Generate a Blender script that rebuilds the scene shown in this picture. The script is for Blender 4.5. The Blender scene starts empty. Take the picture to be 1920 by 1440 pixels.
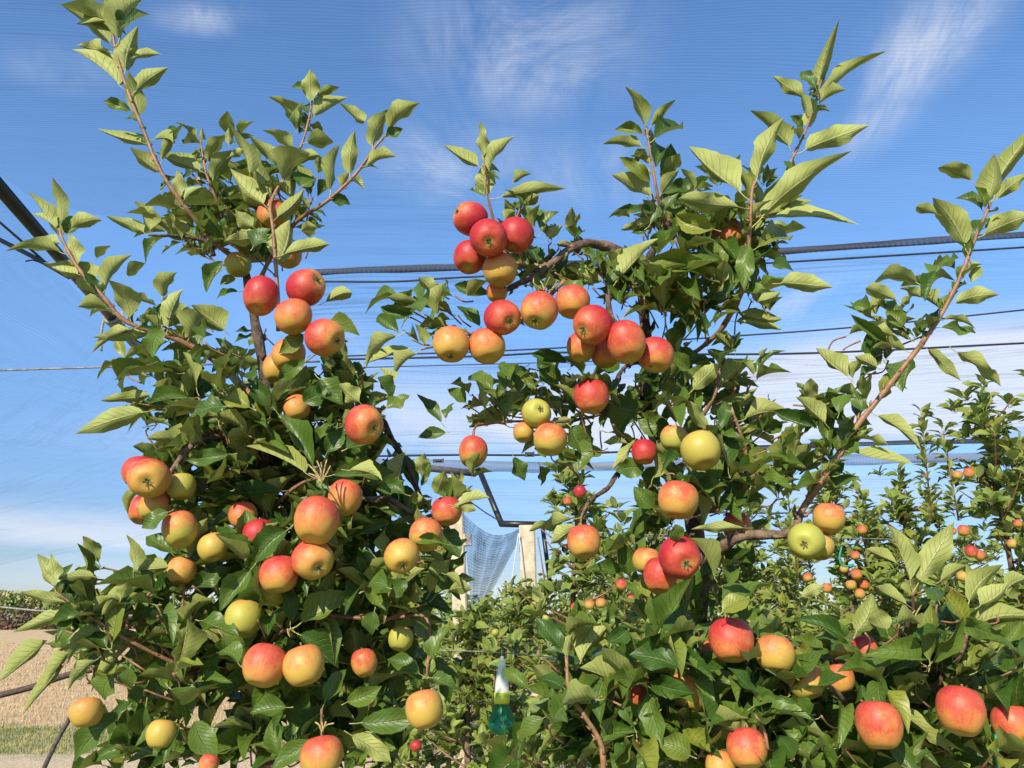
import bpy, math, random
import numpy as np
from mathutils import Vector, Matrix, noise
R = math.radians
random.seed(7); rng = np.random.default_rng(11)
S = bpy.context.scene
COL = S.collection

# ------------------------------------------------------------------ camera, sky, sun, exposure
F = 1500.0; PITCH = R(16.5); CAM = Vector((0, 0, 1.7))
cam = bpy.data.cameras.new('camera'); cam_o = bpy.data.objects.new('camera', cam); COL.objects.link(cam_o)
cam.sensor_width = 36; cam.lens = 36 * F / 1920; cam.clip_end = 3000; cam.clip_start = 0.05
cam_o.location = CAM; cam_o.rotation_euler = (math.pi / 2 + PITCH, 0, 0)
S.camera = cam_o
FWD = Vector((0, math.cos(PITCH), math.sin(PITCH))); UP = Vector((0, -math.sin(PITCH), math.cos(PITCH))); RT = Vector((1, 0, 0))
def ray(px, py): return FWD + RT * ((px - 960) / F) + UP * ((720 - py) / F)
def at(px, py, Y):
    d = ray(px, py); return CAM + d * (Y / d.y)
def depth(P): return (Vector(P) - CAM).dot(FWD)
def proj(P):                                       # (n,3) array -> px, py, depth
    Q = np.asarray(P) - np.array(CAM)
    z = Q @ np.array(FWD); return 960 + F * (Q @ np.array(RT)) / z, 720 - F * (Q @ np.array(UP)) / z, z

SUN_EL, SUN_AZ = 31.0, 203.0                       # azimuth clockwise from +Y
sdir = Vector((math.sin(R(SUN_AZ)) * math.cos(R(SUN_EL)), math.cos(R(SUN_AZ)) * math.cos(R(SUN_EL)), math.sin(R(SUN_EL))))
sun = bpy.data.lights.new('sun', 'SUN'); sun.energy = 5.0; sun.angle = R(0.5); sun.color = (1.0, 0.89, 0.69)
sun_o = bpy.data.objects.new('sun', sun); COL.objects.link(sun_o)
sun_o.rotation_euler = sdir.to_track_quat('Z', 'Y').to_euler(); sun_o.location = (0, -5, 8)
S.view_settings.view_transform = 'Standard'; S.view_settings.look = 'None'
S.view_settings.gamma = 1; S.view_settings.exposure = 0.5; S.view_settings.use_curve_mapping = False

W = bpy.data.worlds.new('World'); S.world = W; W.use_nodes = True
class NT:
    def __init__(s, tree): s.t = tree; s.n = tree.nodes; s.l = tree.links
    def new(s, typ, **kw):
        n = s.n.new(typ)
        for k, v in kw.items(): setattr(n, k, v)
        return n
    def put(s, sock, v):
        if v is None: return
        if isinstance(v, bpy.types.NodeSocket): s.l.new(v, sock)
        else: sock.default_value = v
    def math(s, op, a, b=None, c=None, clamp=False):
        n = s.new('ShaderNodeMath', operation=op, use_clamp=clamp)
        s.put(n.inputs[0], a); s.put(n.inputs[1], b)
        if c is not None: s.put(n.inputs[2], c)
        return n.outputs[0]
    def vmath(s, op, a, b=None):
        n = s.new('ShaderNodeVectorMath', operation=op); s.put(n.inputs[0], a); s.put(n.inputs[1], b)
        return n.outputs['Value'] if op in ('LENGTH', 'DOT_PRODUCT') else n.outputs[0]
    def mapr(s, v, a, b, c=0.0, d=1.0, smooth=True):
        n = s.new('ShaderNodeMapRange', interpolation_type='SMOOTHSTEP' if smooth else 'LINEAR')
        s.put(n.inputs[0], v)
        for i, x in enumerate((a, b, c, d)): s.put(n.inputs[i + 1], x)
        return n.outputs[0]
    def mapping(s, v, loc=(0, 0, 0), rot=(0, 0, 0), sc=(1, 1, 1)):
        n = s.new('ShaderNodeMapping'); s.put(n.inputs[0], v)
        n.inputs[1].default_value = loc; n.inputs[2].default_value = rot; n.inputs[3].default_value = sc
        return n.outputs[0]
    def noise(s, v, scale, detail=3, rough=.5, dist=0.0, dim='3D'):
        n = s.new('ShaderNodeTexNoise'); n.noise_dimensions = dim
        if v is not None: s.put(n.inputs['Vector'], v)
        n.inputs['Scale'].default_value = scale; n.inputs['Detail'].default_value = detail
        n.inputs['Roughness'].default_value = rough; n.inputs['Distortion'].default_value = dist
        return n.outputs[0]
    def mix(s, f, a, b, mode='MIX'):
        n = s.new('ShaderNodeMix', data_type='RGBA', blend_type=mode)
        s.put(n.inputs[0], f); s.put(n.inputs[6], rgba(a)); s.put(n.inputs[7], rgba(b)); return n.outputs[2]
    def bump(s, h, dist, strength=1.0):
        n = s.new('ShaderNodeBump'); n.inputs['Strength'].default_value = strength; n.inputs['Distance'].default_value = dist
        s.put(n.inputs['Height'], h); return n.outputs[0]
def rgba(c):
    if isinstance(c, bpy.types.NodeSocket): return c
    return tuple(c) + (1,) if len(c) == 3 else c
def plane_pt(px, py):
    d = ray(px, py); return d.x / d.z, d.y / d.z
def build_world():
    N = NT(W.node_tree); N.n.clear()
    out = N.new('ShaderNodeOutputWorld'); bg = N.new('ShaderNodeBackground'); bg.inputs[1].default_value = 0.137
    sky = N.new('ShaderNodeTexSky', sky_type='NISHITA', sun_disc=False)
    sky.sun_elevation = R(SUN_EL); sky.sun_rotation = R(SUN_AZ); sky.altitude = 250; sky.air_density = 1.15; sky.dust_density = .25; sky.ozone_density = 2.6
    tc = N.new('ShaderNodeTexCoord').outputs['Generated']
    sep = N.new('ShaderNodeSeparateXYZ'); N.put(sep.inputs[0], tc)
    z = N.math('MAXIMUM', sep.outputs[2], .035)
    cb = N.new('ShaderNodeCombineXYZ'); N.put(cb.inputs[0], N.math('DIVIDE', sep.outputs[0], z)); N.put(cb.inputs[1], N.math('DIVIDE', sep.outputs[1], z))
    p = cb.outputs[0]
    wisp = N.noise(N.mapping(p, rot=(0, 0, R(-28)), sc=(2.0, 1.0, 1)), 1.7, 8, .62, 1.1)
    soft = N.noise(N.mapping(p, loc=(3, 1, 0), sc=(1, .45, 1)), 1.1, 5, .55, .3)
    total = None
    # blobs of cirrus on the cloud plane: px, py, half width, half height, rotation, strength
    for (px, py, dx, dy, rt, st) in [(980, 80, 260, 230, 0, 1.15), (850, 310, 190, 110, 0, .9), (1730, 90, 130, 210, -20, 1.25), (1640, 230, 90, 110, 0, .8), (380, 35, 110, 40, 0, 1.0),
                                     (110, 130, 130, 60, 0, .35), (1120, 330, 220, 100, 0, .45), (1500, 560, 260, 70, 0, .7), (640, 640, 200, 80, 0, .35)]:
        x, y = plane_pt(px, py); rx = abs(plane_pt(px + dx, py)[0] - x); ry = abs(plane_pt(px, py - dy)[1] - y)
        m = N.mapping(N.vmath('SUBTRACT', p, (x, y, 0)), rot=(0, 0, R(rt)), sc=(1 / rx, 1 / ry, 0))
        d = N.mapr(N.vmath('LENGTH', m), 1.25, 0.0, 0, st)
        total = d if total is None else N.math('MAXIMUM', total, d)
    c1 = N.math('MULTIPLY', total, N.mapr(wisp, .33, .80))
    tot2 = None
    for (px, py, dx, dy, rt, st) in [(1750, 740, 460, 120, 0, 2.8), (1250, 790, 420, 85, 0, 2.0), (800, 800, 260, 100, 0, .8), (130, 1000, 330, 55, 0, .85), (350, 830, 240, 60, 0, .15), (1500, 930, 500, 50, 0, .35), (500, 1100, 500, 50, 0, .45)]:
        x, y = plane_pt(px, py); rx = abs(plane_pt(px + dx, py)[0] - x); ry = abs(plane_pt(px, py - dy)[1] - y)
        m = N.mapping(N.vmath('SUBTRACT', p, (x, y, 0)), sc=(1 / rx, 1 / ry, 0))
        d = N.mapr(N.vmath('LENGTH', m), 1.5, 0.1, 0, st)
        tot2 = d if tot2 is None else N.math('MAXIMUM', tot2, d)
    c2 = N.math('MULTIPLY', tot2, N.mapr(soft, .08, .52))
    gen = N.math('MULTIPLY', N.mapr(N.noise(p, .35, 4, .5), .5, .75), N.mapr(sep.outputs[1], .2, -.1, 0, .5))
    cl = N.math('ADD', N.math('MAXIMUM', c1, gen), c2, clamp=True)
    hs = N.new('ShaderNodeHueSaturation'); hs.inputs['Saturation'].default_value = 1.14; hs.inputs['Value'].default_value = 1.0; N.put(hs.inputs['Color'], sky.outputs[0])
    tint = N.mix(1.0, hs.outputs[0], N.mix(N.mapr(sep.outputs[2], .0, .46), (.40, .46, .66), (1.10, 1.12, 1.22)), 'MULTIPLY')
    col = N.mix(N.math('MULTIPLY', cl, .82), tint, (4.7, 4.95, 5.6))
    N.put(bg.inputs[0], col); N.l.new(bg.outputs[0], out.inputs[0])
build_world()

# ------------------------------------------------------------------ helpers
def rv(): return Vector((random.gauss(0, 1), random.gauss(0, 1), random.gauss(0, 1)))
def tag(o, label=None, cat=None, group=None, kind=None):
    if label: o['label'] = label
    if cat: o['category'] = cat
    if group: o['group'] = group
    if kind: o['kind'] = kind
    return o
def link(name, me, parent=None, mat=None):
    o = bpy.data.objects.new(name, me); COL.objects.link(o)
    if parent: o.parent = parent
    if mat and not me.materials: me.materials.append(mat)
    return o
def empty(name, loc): 
    o = bpy.data.objects.new(name, None); COL.objects.link(o); o.location = loc; o.empty_display_size = .1
    return o
def mesh(name, V, Fc, uv=None, smooth=True):
    me = bpy.data.meshes.new(name); me.from_pydata([tuple(v) for v in V], [], Fc)
    if smooth: me.polygons.foreach_set('use_smooth', [True] * len(me.polygons))
    if uv is not None:
        l = me.uv_layers.new(name='UVMap'); idx = np.zeros(len(me.loops), int); me.loops.foreach_get('vertex_index', idx)
        l.data.foreach_set('uv', np.asarray(uv, float)[idx].ravel())
    me.update(); return me
def setpar(o, parent):                             # parent while keeping the world position (parents are unrotated empties)
    o.parent = parent; o.matrix_parent_inverse = Matrix.Translation(-parent.location)
def smooth_path(P, n=5):
    P = [Vector(p) for p in P]
    if len(P) < 3: 
        return [P[0].lerp(P[-1], i / n) for i in range(n + 1)]
    Q = [P[0] * 2 - P[1]] + P + [P[-1] * 2 - P[-2]]; out = []
    for i in range(1, len(Q) - 2):
        a, b, c, d = Q[i - 1:i + 3]
        for k in range(n):
            t = k / n
            out.append(.5 * ((2 * b) + (c - a) * t + (2 * a - 5 * b + 4 * c - d) * t * t + (3 * b - a - 3 * c + d) * t ** 3))
    out.append(P[-1]); return out
def tube_data(P, rad, sides=8, rough=0.0, caps=True):
    n = len(P); V = []; Fc = []
    prev = None
    for i, p in enumerate(P):
        t = (P[min(i + 1, n - 1)] - P[max(i - 1, 0)]).normalized()
        if prev is None: a = t.orthogonal().normalized()
        else: a = (prev - t * prev.dot(t)).normalized()
        prev = a; b = t.cross(a)
        r = rad[i] if hasattr(rad, '__len__') else rad
        for k in range(sides):
            th = 2 * math.pi * k / sides
            rr = r * (1 + rough * (noise.noise(p * 30 + Vector((k * 1.7, 0, 0))) + .5 * noise.noise(p * 90 + Vector((0, k * 2.1, 0)))))
            V.append(p + (a * math.cos(th) + b * math.sin(th)) * rr)
    for i in range(n - 1):
        for k in range(sides):
            k2 = (k + 1) % sides
            Fc.append((i * sides + k, i * sides + k2, (i + 1) * sides + k2, (i + 1) * sides + k))
    if caps:
        Fc.append(tuple(range(sides))[::-1]); Fc.append(tuple((n - 1) * sides + k for k in range(sides)))
    return V, Fc
def join(parts):
    V = []; Fc = []
    for v, f in parts:
        o = len(V); V += list(v); Fc += [tuple(i + o for i in q) for q in f]
    return V, Fc
def tube(name, P, r0, r1, mat, parent=None, sides=8, rough=.0, sm=5):
    Q = smooth_path(P, sm); n = len(Q)
    rad = [(r0 + (r1 - r0) * i / (n - 1)) * (1 + (.22 * max(0, noise.noise(Q[i] * 26)) + (.16 if i % 4 == 0 else 0) if rough else 0)) for i in range(n)]
    V, Fc = tube_data(Q, rad, sides, rough)
    if rough:                                   # buds and short spurs
        for i in range(2, n - 1, 2):
            d = rv().normalized() * rad[i]; t_ = (Q[i + 1] - Q[i]).normalized(); b_ = Q[i] + d * .6
            v2, f2 = tube_data([b_, b_ + d * .9 + t_ * rad[i] * .8, b_ + d * 1.3 + t_ * rad[i] * 2.2], [rad[i] * .55, rad[i] * .5, rad[i] * .12], 5); V, Fc = join([(V, Fc), (v2, f2)])
    o = link(name, mesh(name, V, Fc), None, mat)
    if parent: setpar(o, parent)
    return o
def box_data(c, s, rot=None, taper=1.0):
    V = []
    for x in (-.5, .5):
        for y in (-.5, .5):
            for z in (-.5, .5):
                k = taper if z > 0 else 1
                v = Vector((x * s[0] * k, y * s[1] * k, z * s[2]))
                if rot: v = rot @ v
                V.append(Vector(c) + v)
    return V, [(0, 1, 3, 2), (4, 6, 7, 5), (0, 4, 5, 1), (2, 3, 7, 6), (0, 2, 6, 4), (1, 5, 7, 3)]

# ------------------------------------------------------------------ materials
def mat(name):
    m = bpy.data.materials.new(name); m.use_nodes = True; N = NT(m.node_tree)
    b = N.n['Principled BSDF']; return m, N, b
def simple(name, c, rough=.6, spec=.5, c2=None, scale=20, bump=0.0, bscale=60, metal=0):
    m, N, b = mat(name); tc = N.new('ShaderNodeTexCoord').outputs['Object']
    n = N.noise(tc, scale, 4, .6)
    N.put(b.inputs['Base Color'], N.mix(N.mapr(n, .35, .65), c, c2 or tuple(x * .6 for x in c)))
    b.inputs['Roughness'].default_value = rough; b.inputs['Specular IOR Level'].default_value = spec; b.inputs['Metallic'].default_value = metal
    if bump: N.put(b.inputs['Normal'], N.bump(N.noise(tc, bscale, 4, .6), bump))
    return m
M_limb = simple('bark_limb', (.20, .135, .09), .75, .3, (.075, .05, .038), 45, .004, 110)
M_trunk = simple('bark_trunk', (.13, .09, .065), .8, .3, (.05, .036, .03), 35, .006, 90)
M_shoot = simple('bark_shoot', (.30, .15, .085), .5, .4, (.17, .10, .05), 60, .001, 200)
M_stem = simple('apple_stem', (.28, .22, .09), .6, .3, (.16, .09, .04), 300)
M_calyx = simple('calyx', (.22, .22, .09), .8, .2, (.10, .07, .03), 400)
M_spur = simple('spur_bud', (.42, .36, .14), .7, .3, (.22, .14, .07), 200, .001, 300)
M_black = simple('black_steel', (.012, .012, .014), .4, .5, (.02, .018, .018), 30)
M_wire = simple('steel_wire', (.25, .25, .26), .45, .5, (.12, .12, .13), 60)
M_dwire = simple('dark_wire', (.018, .02, .035), .6, .3, (.03, .032, .05), 60)
M_concrete = simple('concrete', (.62, .53, .40), .9, .2, (.45, .38, .28), 14, .003, 80)
M_rope = simple('rope', (.42, .42, .36), .85, .2, (.22, .22, .2), 200, .002, 400)
M_cord = simple('green_cord', (.01, .32, .19), .5, .4, (.01, .25, .15), 80)
M_string = simple('white_string', (.7, .7, .68), .8, .2, (.55, .55, .53), 80)

def leaf_mat(name, top, top2, und, und2, yellow=.16, gloss=.33):
    m, N, b = mat(name)
    oi = N.new('ShaderNodeObjectInfo').outputs['Random']
    at_ = N.new('ShaderNodeAttribute', attribute_name='rnd').outputs['Fac']
    r = N.math('FRACT', N.math('ADD', oi, at_))
    r2 = N.math('FRACT', N.math('MULTIPLY', r, 7.31)); r3 = N.math('FRACT', N.math('MULTIPLY', r, 17.7))
    uv = N.new('ShaderNodeUVMap').outputs[0]; sp = N.new('ShaderNodeSeparateXYZ'); N.put(sp.inputs[0], uv)
    u = N.math('ABSOLUTE', N.math('SUBTRACT', sp.outputs[0], .5)); u = N.math('MULTIPLY', u, 2); v = sp.outputs[1]
    mid = N.mapr(u, .10, .035)
    ph = N.math('SUBTRACT', N.math('MULTIPLY', v, 9.5), N.math('MULTIPLY', u, 2.6))
    tri = N.math('ABSOLUTE', N.math('SUBTRACT', N.math('FRACT', ph), .5))
    vein = N.math('MULTIPLY', N.mapr(tri, .10, .02), N.mapr(u, .98, .5))
    geo = N.new('ShaderNodeNewGeometry'); back = geo.outputs['Backfacing']
    tc = N.new('ShaderNodeTexCoord').outputs['Object']
    blot = N.noise(N.vmath('ADD', N.mapping(uv, sc=(1.5, 2.5, 1)), N.vmath('MULTIPLY', (1, 1, 1), None) if False else N.mapping(tc, sc=(2, 2, 2))), 2.2, 4, .6)
    ctop = N.mix(r, top, top2); ctop = N.mix(N.mapr(r2, 1 - yellow, 1), ctop, (.22, .24, .035))
    ctop = N.mix(N.math('MULTIPLY', N.math('MAXIMUM', N.math('MULTIPLY', vein, .14), mid), .42), ctop, (.20, .27, .09))
    ctop = N.mix(N.mapr(blot, .5, .8, 0, .45), ctop, (.09, .14, .03))
    cund = N.mix(r3, und, und2)
    cund = N.mix(N.math('MULTIPLY', N.math('MAXIMUM', N.math('MULTIPLY', vein, .28), mid), .55), cund, (.50, .52, .26))
    cund = N.mix(N.mapr(blot, .45, .8, 0, .3), cund, (.20, .20, .07))
    dust = N.mapr(N.noise(N.mapping(tc, loc=(9, 2, 7)), 26, 3, .7), .58, .72, 0, .22); ctop = N.mix(dust, ctop, (.30, .34, .24))
    brown = N.math('MULTIPLY', N.mapr(N.noise(N.mapping(tc, loc=(5, 3, 1)), 9, 3, .6), .70, .74), N.mapr(r3, .78, .8))
    col = N.mix(back, ctop, cund); col = N.mix(brown, col, (.20, .09, .03))
    pet = N.mapr(v, .17, .15); col = N.mix(pet, col, (.42, .42, .16))
    N.put(b.inputs['Base Color'], col)
    N.put(b.inputs['Roughness'], N.mapr(back, 0, 1, gloss, .62, False))
    b.inputs['Specular IOR Level'].default_value = .36
    h = N.math('ADD', N.math('MULTIPLY', vein, -.7), N.math('MULTIPLY', mid, -1.0)); h = N.math('ADD', h, N.math('MULTIPLY', blot, .35))
    N.put(b.inputs['Normal'], N.bump(h, .0016, .9))
    tr = N.new('ShaderNodeBsdfTranslucent'); N.put(tr.inputs[0], N.mix(.5, col, (.24, .34, .03)))
    ms = N.new('ShaderNodeMixShader'); ms.inputs[0].default_value = .17
    N.l.new(b.outputs[0], ms.inputs[1]); N.l.new(tr.outputs[0], ms.inputs[2])
    N.l.new(ms.outputs[0], N.n['Material Output'].inputs[0]); return m
M_leaf = leaf_mat('apple_leaf', (.034, .088, .012), (.105, .168, .024), (.23, .27, .065), (.34, .38, .115), gloss=.42)
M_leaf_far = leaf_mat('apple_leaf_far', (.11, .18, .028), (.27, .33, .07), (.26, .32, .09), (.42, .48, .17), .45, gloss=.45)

def apple_mat():
    m, N, b = mat('apple_skin')
    A = lambda n: N.new('ShaderNodeAttribute', attribute_type='OBJECT', attribute_name=n).outputs['Fac']
    tc = N.new('ShaderNodeTexCoord').outputs['Object']; nrm = N.vmath('NORMALIZE', tc)
    oi = N.new('ShaderNodeObjectInfo').outputs['Random']
    off = N.new('ShaderNodeCombineXYZ'); N.put(off.inputs[0], N.math('MULTIPLY', oi, 37)); N.put(off.inputs[1], N.math('MULTIPLY', oi, 11))
    p = N.vmath('ADD', nrm, off.outputs[0])
    d = N.vmath('DOT_PRODUCT', nrm, (.50, 0, .75))
    big = N.noise(p, 1.3, 3, .55)
    streak = N.noise(N.vmath('ADD', N.mapping(nrm, sc=(9, 9, .9)), off.outputs[0]), 1.6, 5, .7)
    fine = N.noise(p, 16, 4, .7)
    v = N.math('ADD', N.math('MULTIPLY', d, .58), N.math('MULTIPLY', N.math('SUBTRACT', big, .5), .9))
    v = N.math('ADD', v, N.math('MULTIPLY', N.math('SUBTRACT', streak, .5), .62)); v = N.math('ADD', v, N.math('MULTIPLY', N.math('SUBTRACT', fine, .5), .42))
    v = N.math('ADD', v, N.math('MULTIPLY', N.math('SUBTRACT', N.noise(p, 4.2, 4, .6), .5), .5))
    v = N.math('ADD', v, N.math('SUBTRACT', N.math('MULTIPLY', A('blush'), 1.5), .66))
    ground = N.mix(A('green'), (.50, .28, .06), (.34, .35, .065))
    c = N.mix(N.mapr(v, -.30, .16), ground, (.53, .185, .058))
    c = N.mix(N.mapr(v, .05, .45), c, (.46, .078, .042))
    c = N.mix(N.mapr(v, .35, .95), c, (.36, .019, .027))
    vor = N.new('ShaderNodeTexVoronoi'); N.put(vor.inputs['Vector'], nrm); vor.inputs['Scale'].default_value = 13
    dots = N.mapr(vor.outputs['Distance'], .10, .05); c = N.mix(N.math('MULTIPLY', dots, .35), c, (.85, .62, .30))
    sp = N.new('ShaderNodeSeparateXYZ'); N.put(sp.inputs[0], tc)
    rr = N.math('SQRT', N.math('ADD', N.math('POWER', sp.outputs[0], 2), N.math('POWER', sp.outputs[1], 2)))
    ends = N.mapr(rr, .34, .10); c = N.mix(N.math('MULTIPLY', ends, .75), c, (.40, .38, .10))
    russ = N.math('MULTIPLY', N.mapr(N.noise(p, 3.1, 5, .7), .66, .74), .5); c = N.mix(russ, c, (.30, .17, .06))
    N.put(b.inputs['Base Color'], c)
    N.put(b.inputs['Roughness'], N.mapr(fine, .3, .7, .42, .56, False)); b.inputs['Specular IOR Level'].default_value = .36
    b.inputs['Subsurface Weight'].default_value = 0.0
    N.put(b.inputs['Normal'], N.bump(N.math('ADD', N.noise(p, 5, 3, .5), N.math('MULTIPLY', fine, .25)), .0015, .25))
    return m
M_apple = apple_mat()

def net_mat(name, per_y, per_x, lo, hi, wrinkle=.0, wdir=(1, 14, 1), col=(.03, .055, .15), noise_amt=.10):
    m, N, b = mat(name)
    uv = N.new('ShaderNodeUVMap').outputs[0]                       # metres on the cloth
    wob = N.noise(N.mapping(uv, sc=(.6, 2.2, 1)), 1.0, 3, .5)
    sp = N.new('ShaderNodeSeparateXYZ'); N.put(sp.inputs[0], uv)
    yy = N.math('ADD', sp.outputs[1], N.math('MULTIPLY', wob, .16)); xx = N.math('ADD', sp.outputs[0], N.math('MULTIPLY', wob, .10))
    def thread(c, per, w):
        t = N.math('ABSOLUTE', N.math('SUBTRACT', N.math('FRACT', N.math('DIVIDE', c, per)), .5)); return N.mapr(t, w, w * .35)
    f = N.math('ADD', N.math('MULTIPLY', thread(yy, per_y, .34), hi), N.math('MULTIPLY', thread(xx, per_x, .3), hi * .42))
    f = N.math('ADD', f, lo); f = N.math('ADD', f, N.math('MULTIPLY', N.math('SUBTRACT', N.noise(N.mapping(uv, sc=(.8, 5, 1)), 1.6, 5, .65), .5), noise_amt * 2))
    if wrinkle:
        wr = N.noise(N.mapping(uv, sc=wdir), 1.0, 4, .62, .25)
        l = N.mapr(N.math('ABSOLUTE', N.math('SUBTRACT', wr, .5)), .035, .0); gate = N.mapr(N.noise(N.mapping(uv, loc=(4, 4, 0), sc=(.35, .8, 1)), 1.0, 2), .42, .6)
        f = N.math('ADD', f, N.math('MULTIPLY', N.math('MULTIPLY', l, gate), wrinkle))
    f = N.math('MAXIMUM', f, 0.0); f = N.math('MINIMUM', f, .95)
    N.put(b.inputs['Base Color'], rgba(col)); b.inputs['Roughness'].default_value = .7
    tr = N.new('ShaderNodeBsdfTransparent'); ms = N.new('ShaderNodeMixShader'); N.put(ms.inputs[0], f)
    N.l.new(tr.outputs[0], ms.inputs[1]); N.l.new(b.outputs[0], ms.inputs[2]); N.l.new(ms.outputs[0], N.n['Material Output'].inputs[0]); return m
M_net_roof = net_mat('hail_net_roof', .0155, .010, .05, .10, .08, (.25, 7, 1), (.06, .12, .34), .06)
M_net_far = net_mat('hail_net_far', .06, .05, .06, .04, .22, (.16, 5.5, 1), (.06, .075, .12), .09)
M_net_side = net_mat('hail_net_side', .022, .02, .03, .10, .07, (4, .8, 1), (.10, .17, .34))
M_net_hang = net_mat('hail_net_hanging', .03, .03, .42, .2, .4, (9, 1, 1), (.07, .125, .24), .3)
M_net_roll = net_mat('hail_net_rolled', .05, .03, .55, .35, .3, (.3, 30, 1), (.03, .035, .055), .2)

# ------------------------------------------------------------------ ground, field, far trees
def ground_mat():
    m, N, b = mat('ground'); g = N.new('ShaderNodeNewGeometry').outputs['Position']
    sp = N.new('ShaderNodeSeparateXYZ'); N.put(sp.inputs[0], g)
    n1 = N.noise(N.mapping(g, sc=(1, .35, 1)), .35, 5, .6); n2 = N.noise(g, 2.2, 6, .7); n3 = N.noise(g, 18, 4, .7)
    wheat = N.mix(N.mapr(n2, .3, .7), (.46, .31, .15), (.62, .45, .24)); wheat = N.mix(N.mapr(n1, .5, .7, 0, .6), wheat, (.40, .24, .15))
    grass = N.mix(N.mapr(n2, .35, .7), (.16, .19, .06), (.44, .37, .20)); path = N.mix(N.mapr(n3, .3, .7), (.52, .38, .22), (.64, .50, .32))
    y = N.math('ADD', sp.outputs[1], N.math('MULTIPLY', N.math('SUBTRACT', n2, .5), 3.6))
    c = N.mix(N.mapr(y, 13.6, 15.2), grass, wheat); c = N.mix(N.mapr(y, 12.0, 11.0), c, path)
    c = N.mix(N.mapr(y, 8.6, 7.6), c, grass)
    N.put(b.inputs['Base Color'], c); b.inputs['Roughness'].default_value = .95
    N.put(b.inputs['Normal'], N.bump(N.math('ADD', n3, n2), .05, .8)); return m
M_ground = ground_mat()
def gz(x, y):
    t = max(0, y - 9); return .10 * noise.noise(Vector((x * .15, y * .15, 0))) * min(1, t / 4) + .004 * t * (0 if y > 250 else 1)
xs = [-1500, -600, -250, -120] + [i * 1.2 for i in range(-40, 41)] + [120, 250, 600, 1500]
ys = [-1500, -300, -60, -20, -6] + [i * .9 for i in range(-3, 60)] + [60, 80, 120, 200, 400, 800, 1500]
V = [(x, y, 0 if abs(x) > 100 or y > 200 or y < 0 else gz(x, y)) for y in ys for x in xs]; nx = len(xs)
Fc = [(j * nx + i, j * nx + i + 1, (j + 1) * nx + i + 1, (j + 1) * nx + i) for j in range(len(ys) - 1) for i in range(nx - 1)]
tag(link('ground', mesh('ground', V, Fc), None, M_ground), kind='structure')
# stubble blades standing in the near field
def blades(name, n, x0, x1, y0, y1, h, m):
    V = []; Fc = []
    for i in range(n):
        y = y0 * (y1 / y0) ** random.random(); k = y / y0
        x = random.uniform(x0 * k, x1 * k); hh = h * random.uniform(.5, 1.3); a = random.uniform(0, 3.14); w = .006 * k; c = Vector((x, y, gz(x, y)))
        dx = Vector((math.cos(a) * w, math.sin(a) * w, 0)); tip = c + Vector((random.uniform(-.4, .4) * hh, random.uniform(-.4, .4) * hh, hh)); o = len(V)
        V += [c - dx, c + dx, tip]; Fc.append((o, o + 1, o + 2))
    return link(name, mesh(name, V, Fc, smooth=False), None, m)
M_straw = simple('straw', (.55, .42, .24), .9, .2, (.42, .28, .15), 3)
M_grass = simple('grass', (.16, .2, .06), .8, .2, (.36, .32, .14), 1.2)
tag(blades('stubble', 26000, -11.5, -3.5, 13.8, 60, .07, M_straw), 'dry tan stubble standing in the field left of the orchard', 'stubble', kind='stuff')
tag(blades('grass', 15000, -8.5, -2.5, 11.6, 14.2, .045, M_grass), 'thin green grass strip between dry field and pale track', 'grass', kind='stuff')

# ------------------------------------------------------------------ leaf meshes
def leaf_mesh(name, nv, nu, fold, bend, wave, ph, curl, rnd, skew=0.0):
    V = []; UVs = []; Fc = []
    p0 = .16
    for i in range(nv + 1):
        t = i / nv; y = p0 + (1 - p0) * t
        w = .205 * (math.sin(math.pi * t ** .96) ** .80) * (1 - .30 * max(0, t - .7) / .3) if 0 < t < 1 else .003
        if 0 < t < 1: w = max(w, .01) * (1 + (.035 if i % 2 else -.025))
        bz = -bend * t * t; ang = curl * t
        for k in range(nu + 1):
            s = k / nu * 2 - 1; a = abs(s)
            x = s * w + skew * math.sin(t * 3.0) * .08
            z = bz + fold * w * (.75 * a + .45 * a * a) + wave * w * a * a * math.sin(t * 11 + ph + (1.8 if s > 0 else 0))
            tw = curl * .55 * t; x, z = x * math.cos(tw) - (z - bz) * math.sin(tw), bz + x * math.sin(tw) + (z - bz) * math.cos(tw)
            x += .05 * math.sin(curl * 2.2) * t * t
            V.append((x, y - .25 * bend * t * t, z)); UVs.append((.5 + s * .5, y))
    for i in range(nv):
        for k in range(nu):
            a = i * (nu + 1) + k; Fc.append((a, a + 1, a + nu + 2, a + nu + 1))
    o = len(V); r = .011
    for i in range(3):
        t = i / 2
        for k in range(3):
            th = 2.1 * k; V.append((math.cos(th) * r * (1 - .35 * t), t * (p0 + .03), math.sin(th) * r - .018 * math.sin(t * 3.14))); UVs.append((.5, t * .12))
    for i in range(2):
        for k in range(3): Fc.append((o + i * 3 + k, o + i * 3 + (k + 1) % 3, o + (i + 1) * 3 + (k + 1) % 3, o + (i + 1) * 3 + k))
    me = mesh(name, V, Fc, UVs); a = me.attributes.new('rnd', 'FLOAT', 'POINT'); a.data.foreach_set('value', [rnd] * len(V))
    return me
near_var = []
for i in range(20):
    near_var.append(leaf_mesh('leaf', 13, 4, random.uniform(.35, 1.15), random.uniform(-.1, .62), random.uniform(.15, .5), random.uniform(0, 6), random.uniform(-.9, .9), random.random(), random.uniform(-1, 1)))
far_var = [leaf_mesh('leaf', 4, 2, random.uniform(.2, .7), random.uniform(.05, .4), random.uniform(.1, .4), random.uniform(0, 6), 0, random.random()) for i in range(8)]
for me in near_var: me.materials.append(M_leaf)
for me in far_var: me.materials.append(M_leaf_far)
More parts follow.
